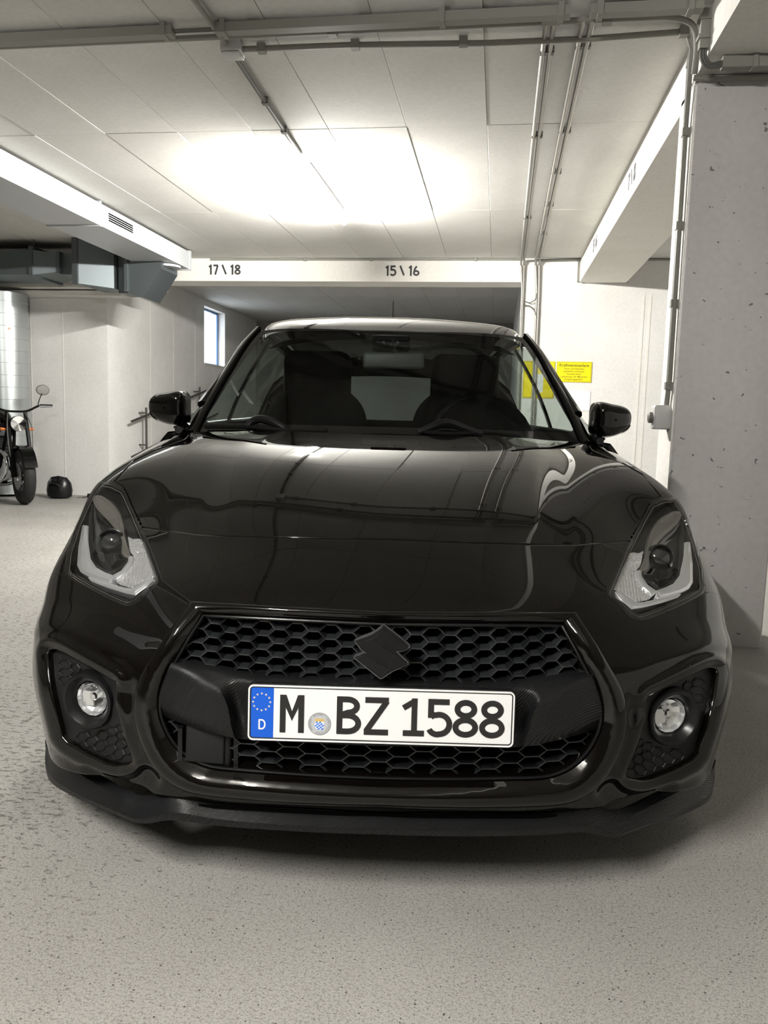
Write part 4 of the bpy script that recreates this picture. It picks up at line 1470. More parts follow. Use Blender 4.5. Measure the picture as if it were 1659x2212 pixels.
# ---- fog lamp recesses
for s in (1, -1):
    dent = .016 + .010 * sstep(s_fog, 0, 40)
    v, n, f = clip_skin(np.minimum(s_fog + 1.0, np.where(SF, np.hypot(SD[:, 0] - 184, SD[:, 1] - 1521) - 44, 1)), BV - SN * dent[:, None], SN)
    f = flip_if_needed(v, n, f)
    if s < 0:
        v, f = v * [-1, 1, 1], [tuple(reversed(q)) for q in f]
    fi = obj('fog_lamp_insert', v, f, 'black_plastic', car)
    fi['label'] = 'textured black insert around the round fog lamp'
    # embossed honeycomb lines
    hx = MB()
    R_ = 13.0
    ce = set()
    for i in range(-12, 13):
        for j in range(-22, 23):
            cx, cy = 184 + i * 1.5 * R_, 1517 + (j + (i % 2) * .5) * R_ * 1.45
            d = math.hypot(cx - 185, cy - 1520)
            ins = sdf_poly(np.array([[cx, cy]]), FOG)[0]
            if ins < 11 or d < 74:
                continue
            pts = [(cx + R_ * math.cos(math.radians(60 * k)), cy + R_ * .84 * math.sin(math.radians(60 * k))) for k in range(6)]
            for k in range(6):
                a, b = pts[k], pts[(k + 1) % 6]
                key = tuple(sorted(((round(a[0]), round(a[1])), (round(b[0]), round(b[1])))))
                if key not in ce:
                    ce.add(key)
    if ce:
        allp = np.array([p for k in ce for p in k], float)
        dd = .016 + .010 * sstep(sdf_poly(allp, FOG), 0, 40)
        P3, _ = on_skin(allp, -dd + .0012)
        for k in range(0, len(P3), 2):
            hx.tube([P3[k], P3[k + 1]], .0017, 4, caps=False)
        if s < 0:
            hx = hx.mirrored()
        hx.build('honeycomb_emboss', 'black_plastic', fi)['kind'] = 'stuff'
    c, cn = on_skin([(184, 1519)])
    c = c[0] + np.array([0, .012, 0])
    Mf = Matrix.Translation((s * c[0], c[1], c[2])) @ Matrix.Rotation(math.radians(-16 * s), 4, 'Z') @ Matrix.Rotation(math.radians(90), 4, 'X')
    MB().lathe([(.0665, -.030), (.0655, -.006), (.061, .003), (.055, .004), (.046, -.006), (.0400, -.016), (.0390, -.03)], 48, Mf).build('fog_lamp_ring', 'satin_black', fi)
    rfm = MB()
    prof = [(.0390, -.016), (.034, -.028), (.022, -.038), (.010, -.043), (0, -.043)]
    rfm.lathe(prof, 14, Mf)
    rfm.build('fog_lamp_reflector', 'fog_reflector', fi, smooth=False)
    MB().lathe([(.010, -.043), (.010, -.022), (.007, -.018), (0, -.017)], 20, Mf @ Matrix.Translation((0, .004, 0))).build('bulb_cap', 'chrome', fi)
    MB().box((-.030, -.020, -.031), (-.004, .012, -.026), Mf).build('reflector_step', 'fog_reflector', fi, smooth=False)
    MB().lathe([(.0390, -.016), (.032, -.009), (.018, -.004), (0, -.003)], 36, Mf).build('fog_lamp_lens', 'lens', fi)


# ---- front splitter lip
LT = [(97, 1600), (102, 1620), (116, 1640), (140, 1655), (211, 1695), (270, 1729), (288, 1737), (322, 1738), (361, 1727), (390, 1723), (428, 1728), (560, 1743), (700, 1752), (829, 1756)]
LK = [(97, 1640), (101, 1662), (112, 1680), (135, 1697), (205, 1733), (268, 1761), (287, 1768), (325, 1765), (367, 1757), (395, 1757), (430, 1763), (560, 1778), (700, 1787), (829, 1791)]
LB = [(97, 1648), (101, 1672), (112, 1692), (135, 1708), (205, 1741), (268, 1768), (287, 1776), (325, 1778), (367, 1772), (395, 1774), (430, 1779), (560, 1791), (700, 1799), (829, 1803)]
LD = [.445, .42, .375, .325, .215, .135, .115, .090, .070, .060, .052, .032, .022, .018]
rows = []
for pts, off in ((LT, .026), (LK, -.004), (LB, .004)):
    rows.append([at(x, y, d + off) for (x, y), d in zip(pts, LD)])
L0, L1, L2 = map(np.array, rows)
Lm = L0 * .45 + L1 * .55 + np.array([0, .004, .004])
L1b = L1 + np.array([0, .0045, -.002])
L3 = L2 + np.array([0, .10, .002])
L3[:3, 1] = np.array([.49, .49, .47])
Lt2 = L0 + np.array([0, .03, .008])
LL = np.array([Lt2, L0, Lm, L1, L1b, L2, L3])
LL[:, -1, 0] = 0
tt = chord(np.swapaxes(LL[1:6], 0, 1))
LF = np.swapaxes(spline_eval(tt, np.swapaxes(LL, 0, 1), np.unique(np.concatenate([np.linspace(0, tt[-1], 90), tt]))), 0, 1)
LF[:, -1, 0] = 0
lip = MB().grid(LF)
lip.add([(-x, y, z) for x, y, z in lip.v], [tuple(reversed(q)) for q in lip.f])
recalc(lip.build('splitter_lip', 'carbon', car, angle=24))['label'] = 'carbon-look splitter lip under the bumper'
# black intake slot above the lip
sl = []
for x in np.linspace(430, 829, 24):
    y = 1734 + (x - 430) / 400 * 22
    p, n = on_skin([(x, y)], .003)
    p2, _ = on_skin([(x, y + 9)], .003)
    sl.append([p[0], p2[0]])
sl = np.array(sl)
sl[-1, :, 0] = 0
m = MB().grid(sl)
m.add([(-x, y, z) for x, y, z in m.v], [tuple(reversed(q)) for q in m.f])
m.build('lower_slot', 'void', car)
# ---------------------------------------------------------------- grille, bar, emblem, plate
_fm = (SV[:, 0] > -.62) & (SV[:, 2] > .2) & (SV[:, 2] < .74)
_FY = SV[_fm, 1]
_nxz = Near(SV[_fm][:, [0, 2]], .01)


def skin_y(x, z):
    k, d = _nxz((-abs(x), z), 4)
    w = 1 / (d + 1e-6)
    return float((_FY[k] * w).sum() / w.sum())


def honeycomb(name, px, pz, flat, z_ref, region, recess, depth, wf, wb, mat='grille'):
    """moulded honeycomb grille: every cell wall is a wedge-shaped rib"""
    edges = {}
    ncol = int(.56 / px) + 1
    for i in range(-ncol, ncol + 1):
        for j in range(-16, 17):
            cx, cz = i * px, z_ref + (j + (i % 2) * .5) * pz
            q = to_pixel(np.array([-abs(cx), skin_y(cx, cz), cz]))
            if sdf_poly(q[None], region)[0] < -14:
                continue
            hx = px - flat / 2
            P = [(cx + flat / 2, cz + pz / 2), (cx + hx, cz), (cx + flat / 2, cz - pz / 2), (cx - flat / 2, cz - pz / 2), (cx - hx, cz), (cx - flat / 2, cz + pz / 2)]
            for k in range(6):
                a, b = P[k], P[(k + 1) % 6]
                key = tuple(sorted(((round(a[0], 4), round(a[1], 4)), (round(b[0], 4), round(b[1], 4)))))
                edges[key] = (a, b)
    m = MB()
    cache = {}
    for a, b in edges.values():
        def f3(p):
            key = (round(p[0], 4), round(p[1], 4))
            if key not in cache:
                cache[key] = skin_y(*p) + recess
            return cache[key]
        a, b = np.array(a), np.array(b)
        t = (b - a) / np.linalg.norm(b - a)
        nn = np.array([-t[1], t[0]])
        a2, b2 = a - t * wf * .35, b + t * wf * .35
        ya, yb = f3(tuple(a)), f3(tuple(b))
        v = []
        for (p, y) in ((a2, ya), (b2, yb)):
            for w, dy in ((-wf * .30, 0), (wf * .30, 0), (wf * .5, .0012), (wb * .5, depth), (-wb * .5, depth), (-wf * .5, .0012)):
                r = p + nn * w
                v.append((r[0], y + dy, r[1]))
        f = [(0, 1, 7, 6), (1, 2, 8, 7), (2, 3, 9, 8), (5, 0, 6, 11), (4, 5, 11, 10), (0, 5, 4, 3, 2, 1), (6, 7, 8, 9, 10, 11)]
        m.add(v, f)
    o = m.build(name, mat, car, smooth=False)
    return recalc(o)


OPEN = SURROUND_I + [(900, 1687), (900, 1343)]
UP = [(900, 1340), (829, 1343), (436, 1324), (374, 1427), (430, 1446), (560, 1463), (829, 1471), (900, 1471)]
LOW = [(900, 1600), (829, 1600), (509, 1585), (346, 1540), (352, 1575), (381, 1622), (409, 1644), (443, 1659), (500, 1667), (653, 1679), (829, 1687), (900, 1687)]
g1 = honeycomb('upper_grille', .0352, .0252, .0205, .585, UP, .020, .030, .0030, .0075)
g2 = honeycomb('lower_grille', .0452, .0272, .0290, .352, LOW, .024, .034, .0030, .0070)
# dark void behind the grilles
bk = []
for z in np.linspace(.24, .66, 10):
    bk.append([(x, skin_y(x, z) + .062, z) for x in np.linspace(-.52, .52, 25)])
MB().grid(np.array(bk)).build('radiator_cavity', 'void', car)

# thin moulded frame of the upper and lower grille opening (bright edge in the picture)
fp = []
seq = [(829, 1684), (653, 1676), (500, 1664), (446, 1656), (412, 1641), (385, 1620), (354, 1573), (344, 1540), (347, 1492), (376, 1430), (406, 1378), (438, 1328), (500, 1331), (640, 1338), (829, 1347)]
P3, n3 = on_skin(np.array(smooth_line(seq[:11], 70).tolist() + smooth_line(seq[11:], 20).tolist()), -.004)
P3[0, 0] = P3[-1, 0] = 0
m = MB().tube(P3, .0032, 8, caps=False)
m.add([(-x, y, z) for x, y, z in m.v], [tuple(reversed(q)) for q in m.f])
m.build('grille_frame', 'satin_black', car)

# carbon-look bar that carries the plate
A_ = [[(374, 1427), (425, 1441), (470, 1451)], [(366, 1440), (421, 1460), (472, 1480)], [(347, 1492), (417, 1507), (489, 1518)], [(343, 1528), (420, 1555), (499, 1566)], [(348, 1546), (430, 1575), (507, 1595)]]
B_ = [[(470, 1451), (505, 1457), (560, 1463), (690, 1467), (829, 1469)], [(472, 1480), (503, 1470), (560, 1476), (690, 1480), (829, 1482)], [(489, 1518), (512, 1520), (560, 1525), (690, 1530), (829, 1535)],
      [(499, 1566), (522, 1568), (560, 1571), (690, 1580), (829, 1585)], [(507, 1595), (528, 1597), (560, 1599), (690, 1606), (829, 1612)]]
DA = [[.088, .052, .036], [.070, .028, .010], [.062, .014, -.006], [.066, .018, -.004], [.080, .032, .006]]
DB = [[.036, .032, .028, .024, .022], [.010, .018, .012, .006, .004], [-.006, .026, .010, .004, .002], [-.004, .024, .012, .006, .004], [.006, .026, .018, .014, .012]]
SA = surface([[at(x, y, d) for (x, y), d in zip(r, dr)] for r, dr in zip(A_, DA)], 30, 40)
SB = surface([[at(x, y, d) for (x, y), d in zip(r, dr)] for r, dr in zip(B_, DB)], 60, 40)
SB[:, 0] = SA[:, -1]
SB[:, -1, 0] = 0
Sx = np.concatenate([SA, SB[:, 1:]], 1)
top_back = Sx[0] + np.array([0, .035, .002])
bot_back = Sx[-1] + np.array([0, .045, .0])
Sx = np.concatenate([top_back[None], Sx, bot_back[None]], 0)
Sx[:, -1, 0] = 0
m = MB().grid(Sx)
m.add([(-x, y, z) for x, y, z in m.v], [tuple(reversed(q)) for q in m.f])
bar = recalc(m.build('grille_bar', 'carbon', car, angle=38))
bar['label'] = 'carbon-look bar holding the number plate'
# parking radar box and bars in the lower opening
p = at(452, 1608, .062)
rs = rbox('radar_sensor', (-.050, -.012, -.044), (.050, .03, .05), .010, 'black_plastic', car, seg=3, loc=tuple(p), rot=(math.radians(-4), 0, math.radians(-6)))
rbox('sensor_cover', (-.045, -.020, -.034), (.038, -.010, .048), .0048, 'black_plastic', rs, seg=3)
q = MB().lathe([(0, 0), (.024, 0), (.024, -.02), (0, -.02)], 20, Matrix.Translation((0, .01, -.046))).build('sensor_mount', 'matte_black', rs)
for x0 in (512, 392):
    a, b = at(x0, 1590, .055), at(x0 + 1, 1662 if x0 > 400 else 1630, .055)
    MB().box((a[0] - .005, a[1] - .01, b[2] - .01), (a[0] + .004, a[1] + .05, a[2] + .02)).build('grille_strut', 'satin_black', car, smooth=False)

# ---- emblem: stylised S with a raised rim
def e2(p):
    return ((p[0] - 690) / 5.53, -(p[1] - 587) / 5.53)


EM = smooth_line([(372, 452), (440, 420), (530, 385), (620, 335), (694, 266)], 14).tolist() + [(702, 262), (720, 275)] + [(860, 375), (985, 470)] + smooth_line([(1000, 485), (1018, 505), (1005, 530), (960, 560), (900, 573), (862, 572)], 14).tolist() \
    + [(930, 640), (1000, 698)] + smooth_line([(1006, 705), (1008, 718), (990, 732), (900, 775), (800, 830), (725, 885), (697, 905)], 16).tolist() + [(685, 908), (670, 900), (530, 795), (400, 697)] + smooth_line([(380, 682), (360, 660), (372, 640), (420, 618), (495, 606), (508, 618)], 14).tolist() + [(440, 565), (390, 500), (368, 475)]
epc = at(825, 1407, -.012)
sc = .92e-3
tilt = math.radians(-6)
EX, EY = Vector((1, 0, 0)), Vector((0, math.sin(-tilt), math.cos(tilt)))
EN = EX.cross(EY)


def em_solid(poly, h0, h1, inset, mat, name, parent):
    """plate with a chamfered top edge"""
    P = np.array(poly)
    n = len(P)
    A = 0.5 * sum(P[i][0] * P[(i + 1) % n][1] - P[(i + 1) % n][0] * P[i][1] for i in range(n))
    if A < 0:
        P = P[::-1]
    d = np.roll(P, -1, 0) - np.roll(P, 1, 0)
    d /= np.linalg.norm(d, axis=1, keepdims=True) + 1e-9
    nn = np.stack([-d[:, 1], d[:, 0]], 1)
    Q = P + nn * inset
    v = [(*p, h0) for p in P] + [(*p, h1 - inset * .8) for p in P] + [(*p, h1) for p in Q]
    f = []
    for i in range(n):
        j = (i + 1) % n
        f += [(i, j, n + j, n + i), (n + i, n + j, 2 * n + j, 2 * n + i)]
    from mathutils.geometry import tessellate_polygon
    f += [tuple(2 * n + i for i in t) for t in tessellate_polygon([[Vector((*p, 0)) for p in Q]])]
    vv = place([(x * sc, y * sc, z * sc) for x, y, z in v], epc, EX, EY, EN)
    return recalc(MB().add(vv, f).build(name, mat, parent, angle=30))


em = em_solid([e2(p) for p in EM], -14, 7, 3.2, 'badge', 'emblem', car)
rim3 = place([(p[0] * sc, p[1] * sc, 5.6 * sc) for p in (np.array([e2(q) for q in EM]) * .985)], epc, EX, EY, EN)
MB().tube(rim3, .0016, 8, closed=True).build('emblem_rim', 'badge_rim', em)
em['label'] = 'satin black badge shaped like a slanted letter S'
FACE = smooth_line([(398, 472), (470, 470), (540, 448), (620, 395), (698, 308)], 12).tolist() + [(985, 515)] + smooth_line([(998, 524), (960, 552), (900, 566), (840, 562), (790, 545)], 10).tolist() + [(700, 488), (630, 440), (610, 456), (690, 520), (790, 578), (880, 632), (990, 716)] \
    + smooth_line([(985, 722), (880, 768), (760, 830), (690, 885)], 10).tolist() + [(400, 680)] + smooth_line([(392, 672), (430, 652), (500, 640), (560, 648)], 8).tolist() + [(640, 705), (756, 768), (774, 748), (660, 672), (520, 572)]
em_solid([e2(p) for p in FACE], 6, 9, .5, 'badge', 'emblem_face', em)

# ---- number plate
PW_, PH_ = .520, .110
pc = at(823, 1546, -.026)
pl_ = empty('number_plate', tuple(pc), (math.radians(-3), 0, 0), parent=car)
pl_['label'] = 'white German number plate reading M BZ 1588'


def round_rect(w, h, r, n=6):
    P = []
    for cx, cy, a0 in ((w / 2 - r, h / 2 - r, 0), (-w / 2 + r, h / 2 - r, 90), (-w / 2 + r, -h / 2 + r, 180), (w / 2 - r, -h / 2 + r, 270)):
        P += [(cx + r * math.cos(math.radians(a0 + 90 * k / n)), cy + r * math.sin(math.radians(a0 + 90 * k / n))) for k in range(n + 1)]
    return P


MPL = Matrix(((1, 0, 0, 0), (0, 0, -1, 0), (0, 1, 0, 0), (0, 0, 0, 1)))   # plate xy -> car x,z ; local z -> -y (towards the viewer)


def ring_prism(po, pi, h0, h1):
    n = len(po)
    v = [(*p, h1) for p in po] + [(*p, h1) for p in pi] + [(*p, h0) for p in po] + [(*p, h0) for p in pi]
    f = []
    for i in range(n):
        j = (i + 1) % n
        f += [(i, j, n + j, n + i), (2 * n + i, 2 * n + j, j, i), (n + i, n + j, 3 * n + j, 3 * n + i)]
    return [tuple(MPL @ Vector(p)) for p in v], f


MB().prism(round_rect(PW_ + .006, PH_ + .006, .012), -.008, -.0015, MPL).build('plate_holder', 'satin_black', pl_, smooth=False)
MB().prism(round_rect(PW_, PH_, .010), -.001, .0006, MPL).build('plate_base', 'plate_white', pl_, smooth=False)
MB().add(*ring_prism(round_rect(PW_, PH_, .010), round_rect(PW_ - .006, PH_ - .006, .0075), -.001, .0030)).build('plate_rim', 'plate_white', pl_, smooth=False)
MB().add(*ring_prism(round_rect(PW_ - .006, PH_ - .006, .0075), round_rect(PW_ - .0105, PH_ - .0105, .0055), 0, .0016)).build('border_line', 'plate_black', pl_, smooth=False)
bx0, bx1 = -PW_ / 2 + .0048, -PW_ / 2 + .0495
MB().prism([(bx0 + .003, -.0500), (bx1, -.0500), (bx1, .0500), (bx0 + .003, .0500), (bx0, .047), (bx0, -.047)], 0, .0011, MPL).build('blue_band', 'plate_blue', pl_, smooth=False)
bcx = (bx0 + bx1) / 2
for k in range(12):
    a = 2 * math.pi * k / 12
    cx, cy = bcx - .001 + .0168 * math.cos(a), .021 + .0168 * math.sin(a)
    st_ = [(cx + (.0027 if i % 2 == 0 else .00115) * math.sin(math.pi * i / 5), cy + (.0027 if i % 2 == 0 else .00115) * math.cos(math.pi * i / 5)) for i in range(10)]
    MB().prism(st_, .001, .0014, MPL).build('star', 'star', pl_, smooth=False)
dW = MB()
for st_ in ([(.0, 0), (.0, .020)], [(0, .0188), (.005, .0188)] + arc(.005, .010, .0062, .0088, 90, -90, 10) + [(0, .0012)]):
    v, f = stroke_poly(st_, .0030)
    dW.add([tuple(MPL @ Vector((p[0] + bcx - .0052, p[1] - .0335, .0015))) for p in v], f)
recalc(dW.build('country_letter', 'plate_white', pl_, smooth=False))


def rounded_letter(ch, x0, x1):
    H, S_ = .0750, .0112
    s = S_ / H / 2
    w, strokes = glyph(ch, s)
    kx = (x1 - x0) / (w * H)
    m = MB()
    for si, st_ in enumerate(strokes):
        P = np.array(st_) * H
        P[:, 0] *= kx
        v, f = stroke_poly(P, S_)
        t = .0016 + si * 1.5e-5
        n = len(v)
        vv = [(*p, t) for p in v] + [(*p, 0) for p in v]
        ff = list(f)
        for i in range(0, n - 2, 2):
            ff += [(i, i + 2, n + i + 2, n + i), (i + 3, i + 1, n + i + 1, n + i + 3)]
        ff += [(0, n, n + 1, 1), (n - 2, n - 1, 2 * n - 1, 2 * n - 2)]
        m.add([tuple(MPL @ Vector((p[0] + x0, p[1] - H / 2 - .001, p[2]))) for p in vv], ff)
    return recalc(m.build('plate_character', 'plate_black', pl_, smooth=False))


for ch, a, b in (('M', 62, 109.5), ('B', 173, 219), ('Z', 227, 274.5), ('1', 298, 343), ('5', 351, 396.5), ('8', 403, 447.5), ('8', 455, 499.5)):
    rounded_letter(ch, a / 1000 - PW_ / 2, b / 1000 - PW_ / 2)
# registration seal: grey disc, lozenge shield, mural crown, ring lettering
sx_, sy_ = .140 - PW_ / 2, -.0195
circ = lambda r, n=40: [(sx_ + r * math.cos(2 * math.pi * k / n), sy_ + r * math.sin(2 * math.pi * k / n)) for k in range(n)]
se = MB().prism(circ(.0222), 0, .0012, MPL).build('seal', 'seal_grey', pl_, smooth=False)
MB().add(*ring_prism(circ(.0222), circ(.0215), 0, .0016)).build('seal_rim', 'clip', se, smooth=False)
shield = [(-.0088, .0045), (.0088, .0045), (.0088, -.006), (.006, -.0105), (0, -.0125), (-.006, -.0105), (-.0088, -.006)]
MB().prism([(sx_ + x, sy_ + y) for x, y in shield], .001, .0015, MPL).build('shield', 'plate_white', se, smooth=False)
lz = MB()
for i in range(-3, 4):
    for j in range(-3, 4):
        if (i + j) % 2:
            continue
        cx, cy = i * .0034 + j * .0006, j * .0032 - .0035
        if abs(cx) < .0075 and -.0105 < cy < .0035:
            lz.prism([(sx_ + cx + a, sy_ + cy + b) for a, b in ((.0026, .0007), (.0003, .0026), (-.0026, -.0007), (-.0003, -.0026))], .0014, .0018, MPL)
lz.build('lozenges', 'seal_blue', se, smooth=False)
cr = MB().prism([(sx_ - .0088, sy_ + .0052), (sx_ + .0088, sy_ + .0052), (sx_ + .0088, sy_ + .0075), (sx_ - .0088, sy_ + .0075)], .001, .0016, MPL)
for k in range(5):
    x = sx_ - .0086 + k * .0037
    cr.prism([(x, sy_ + .0075), (x + .0024, sy_ + .0075), (x + .0024, sy_ + .0105), (x, sy_ + .0105)], .001, .0016, MPL)
cr.build('crown', 'seal_gold', se, smooth=False)
rt = MB()
TXT = 'BAYERN  LANDESHAUPTSTADT  MÜNCHEN  '
for k, ch in enumerate(TXT):
    if ch == ' ':
        continue
    a = math.radians(125 - 360 * k / len(TXT))
    v, f = text_mesh(ch, .0046, 0)
    c_, s_ = math.cos(a - math.pi / 2), math.sin(a - math.pi / 2)
    rt.add([tuple(MPL @ Vector((sx_ + .0183 * math.cos(a) + p[0] * c_ - p[1] * s_, sy_ + .0183 * math.sin(a) + p[0] * s_ + p[1] * c_, .0015))) for p in v], f)
rt.build('seal_lettering', 'clip', se, smooth=False)
# ---------------------------------------------------------------- glasshouse, doors, mirrors, wheels
def sym_rows(half):
    return [[(-p[0], p[1], p[2]) for p in reversed(r[1:])] + [tuple(p) for p in r] for r in half]


# windscreen: rows bottom -> top, columns centre -> side
WS = []
for cen, cols in (((845, 938, 1.20), ((660, 937, 1.225), (520, 936, 1.28), (424, 934, 1.355))), ((845, 862, 1.375), ((675, 861, 1.395), (550, 861, 1.44), (461, 862, 1.51))),
                  ((845, 786, 1.575), ((690, 784, 1.595), (575, 784, 1.63), (506, 786, 1.685))), ((845, 716, 1.785), ((700, 711, 1.80), (610, 711, 1.825), (558, 716, 1.855)))):
    c = at(*cen)
    WS.append([(0, c[1], c[2])] + [tuple(at(*p)) for p in cols])
GW = surface(sym_rows(WS), 121, 80)
GWH = GW[:, 60:]
MB().grid(GW).build('windscreen', 'glass', car)
# black printed border of the windscreen
gn = grid_normals(GWH)
if gn[40, 5, 1] > 0:
    gn = -gn
CLEAR = [(900, 720), (829, 718), (700, 715), (585, 718), (569, 724), (556, 737), (506, 808), (463, 876), (444, 903), (443, 910), (452, 914), (600, 917), (829, 923), (900, 924)]
GD = to_pixel(GWH).reshape(-1, 2)
sg = sdf_poly(GD, smooth_line(poly_line(CLEAR, 80), 160))
v, n, f = clip_skin(-sg, GWH.reshape(-1, 3), gn.reshape(-1, 3), GWH.shape[:2])
f = flip_if_needed(v, n, f)
v = v + n * .0012
v, n, f = mirror_join(v, n, f)
obj('windscreen_border', v, f, 'gloss_black', car)

# A pillars: from the glass edge round to the door frame
PI_ = [(424, 934, 1.350), (461, 862, 1.505), (506, 786, 1.68), (540, 734, 1.81), (562, 709, 1.87)]
PO_ = [(402, 932, 1.36), (441, 864, 1.53), (488, 788, 1.72), (527, 734, 1.86), (555, 706, 1.94)]
a = np.array([at(*p) for p in PI_])
b = np.array([at(*p) for p in PO_])
rows = [a + np.array([.004, .010, -.01]), a + np.array([0, -.004, .003]), (a + b) / 2 + np.array([-.004, -.008, .005]), b, b + np.array([-.010, .035, -.01]), b + np.array([.0, .075, -.012])]
pl3 = surface(np.array(rows), 40, 24)
m = MB().grid(pl3)
recalc(m.build('windscreen_pillar', 'paint', car))
recalc(m.mirrored().build('windscreen_pillar', 'paint', car))
# rubber seal line between pillar and glass
for s in (1, -1):
    P = [(s * p[0], p[1] - .004, p[2] + .004) for p in smooth_line(a, 30)]
    MB().tube(P, .004, 6).build('windscreen_seal', 'matte_black', car)

# roof
RY = [1.785, 1.90, 2.05, 2.30, 2.70, 3.10, 3.50]
RZ = [1.388, 1.434, 1.472, 1.500, 1.505, 1.485, 1.440]
RE = [(.500, .045, .018), (.515, .04, .022), (.535, .03, .03), (.552, .02, .045), (.555, .0, .055), (.545, 0, .06), (.52, 0, .065)]
rf = []
for y, z, (xe, dy, dz) in zip(RY, RZ, RE):
    rf.append([(0, y, z), (-xe * .40, y + dy * .15, z - dz * .12), (-xe * .72, y + dy * .5, z - dz * .40), (-xe * .94, y + dy * .9, z - dz * .85), (-xe * 1.04, y + dy + .01, z - dz * 1.35 - .008), (-xe * 1.09, y + dy + .02, z - dz * 1.5 - .045)])
RF = surface(sym_rows(rf), 121, 70)
MB().grid(RF, flip=True).build('roof', 'paint', car)
fn = MB()
an = empty('antenna', (0, 3.28, 1.46), parent=car)
MB().tube([(0, 0, 0), (0, .02, .03), (0, .10, .27)], [.014, .006, .003], 8).build('antenna_rod', 'black_plastic', an)
MB().lathe([(.022, 0), (.02, .012), (.01, .02), (0, .022)], 16).build('antenna_foot', 'black_plastic', an)

# body sides
SZ = [.18, .30, .48, .66, .82, .92, .965]
SX = [.846, .862, .874, .872, .862, .835, .800]


def side_x(y, x):
    k = max(0, (y - 2.9) / 1.0)
    return x - .10 * k * k - .0 * y


def side_grid(y0, y1, ny=40):
    rows = []
    for y in np.linspace(y0, y1, 6):
        rows.append([(-side_x(y, x), y, z + .03 * max(0, (y - 1.4) / 2.0) * (z > .8)) for x, z in zip(SX, SZ)])
    return surface(rows, 40, ny)


for name, y0, y1, arch in (('front_door', 1.366, 2.46, None), ('rear_door', 2.466, 3.22, 3.295), ('rear_wing', 3.226, 3.84, 3.295)):
    G = side_grid(y0, y1)
    nn = grid_normals(G)
    if nn[5, 5, 0] > 0:
        nn = -nn
    Vf, Nf = G.reshape(-1, 3), nn.reshape(-1, 3)
    S_ = np.full(len(Vf), 1.0)
    if arch:
        S_ = np.hypot(Vf[:, 1] - arch, Vf[:, 2] - .30) - .345
    v, n, f = clip_skin(S_, Vf, Nf, G.shape[:2])
    f = flip_if_needed(v, n, f)
    v, f = skirted(v, n, f, .02, .002, 2)
    for s in (1, -1):
        o = obj(name, np.array(v) * [s, 1, 1], f if s > 0 else [tuple(reversed(q)) for q in f], 'paint', car)
        if 'door' in name:
            yy = y1 - .16
            hd_ = rbox('handle', (-.012, -.085, -.013), (.012, .085, .013), .009, 'paint', o, loc=(-s * (side_x(yy, .872) + .006), yy, .80))
# side windows and pillars
WT = [(1.50, .700, 1.06), (1.70, .648, 1.20), (1.95, .603, 1.345), (2.45, .592, 1.395), (3.15, .575, 1.375), (3.45, .55, 1.32)]
WB = [(1.44, .775, .975), (1.62, .790, .982), (1.9, .795, .988), (2.45, .797, .998), (3.15, .775, 1.012), (3.50, .735, 1.03)]
tq = [w[0] for w in WT]


def side_window(y0, y1, name, mat, lift=0.0):
    ys_ = np.linspace(y0, y1, 14)
    T = np.array([[np.interp(y, [w[0] for w in WT], [w[k] for w in WT]) for k in (0, 1, 2)] for y in ys_])
    Bt = np.array([[np.interp(y, [w[0] for w in WB], [w[k] for w in WB]) for k in (0, 1, 2)] for y in ys_])
    R_ = []
    for t in np.linspace(0, 1, 10):
        bow = .018 * math.sin(math.pi * t) + lift
        R_.append([(-(b[1] * (1 - t) + a[1] * t) - bow, b[0] * (1 - t) + a[0] * t, b[2] * (1 - t) + a[2] * t) for a, b in zip(T, Bt)])
    m = MB().grid(np.array(R_))
    recalc(m.build(name, mat, car))
    recalc(m.mirrored().build(name, mat, car))


side_window(1.50, 2.42, 'front_side_window', 'side_glass')
side_window(2.40, 2.50, 'door_pillar', 'gloss_black', .003)
side_window(2.48, 3.16, 'rear_side_window', 'side_glass')
side_window(3.15, 3.46, 'rear_pillar', 'paint', .003)
for s in (1, -1):
    P = [(-s * (x + .004), y, z + .004) for y, x, z in WT]
    MB().tube(smooth_line(P, 40), .022, 8).build('door_frame', 'gloss_black', car)
    P = [(-s * (x + .006), y, z - .004) for y, x, z in WB]
    MB().tube(smooth_line(P, 30), .014, 8).build('belt_moulding', 'black_plastic', car)
# tail: rear window, tailgate, rear bumper
tl = [[(0, 3.50, 1.44), (-.25, 3.50, 1.43), (-.45, 3.48, 1.40), (-.55, 3.46, 1.34)], [(0, 3.70, 1.22), (-.27, 3.69, 1.215), (-.50, 3.66, 1.20), (-.62, 3.60, 1.18)], [(0, 3.80, 1.02), (-.30, 3.79, 1.02), (-.55, 3.74, 1.02), (-.70, 3.62, 1.02)]]
RG = surface(sym_rows(tl), 60, 30)
lo, hi = 9, 51
MB().grid(RG[11:, lo:hi]).build('rear_window', 'rear_glass', car)
MB().grid(RG[:12]).build('tailgate_header', 'paint', car)
MB().grid(RG[:, :lo + 1]).build('tailgate_pillar', 'paint', car)
MB().grid(RG[:, hi - 1:]).build('tailgate_pillar', 'paint', car)
tg = [[(0, 3.80, 1.02), (-.30, 3.79, 1.02), (-.55, 3.74, 1.02), (-.72, 3.62, 1.01)], [(0, 3.85, .80), (-.33, 3.84, .80), (-.62, 3.78, .80), (-.79, 3.66, .80)], [(0, 3.88, .50), (-.35, 3.87, .5), (-.65, 3.81, .5), (-.80, 3.66, .5)], [(0, 3.86, .25), (-.35, 3.85, .25), (-.65, 3.80, .25), (-.79, 3.66, .25)]]
MB().grid(surface(sym_rows(tg), 60, 40)).build('tailgate', 'paint', car)
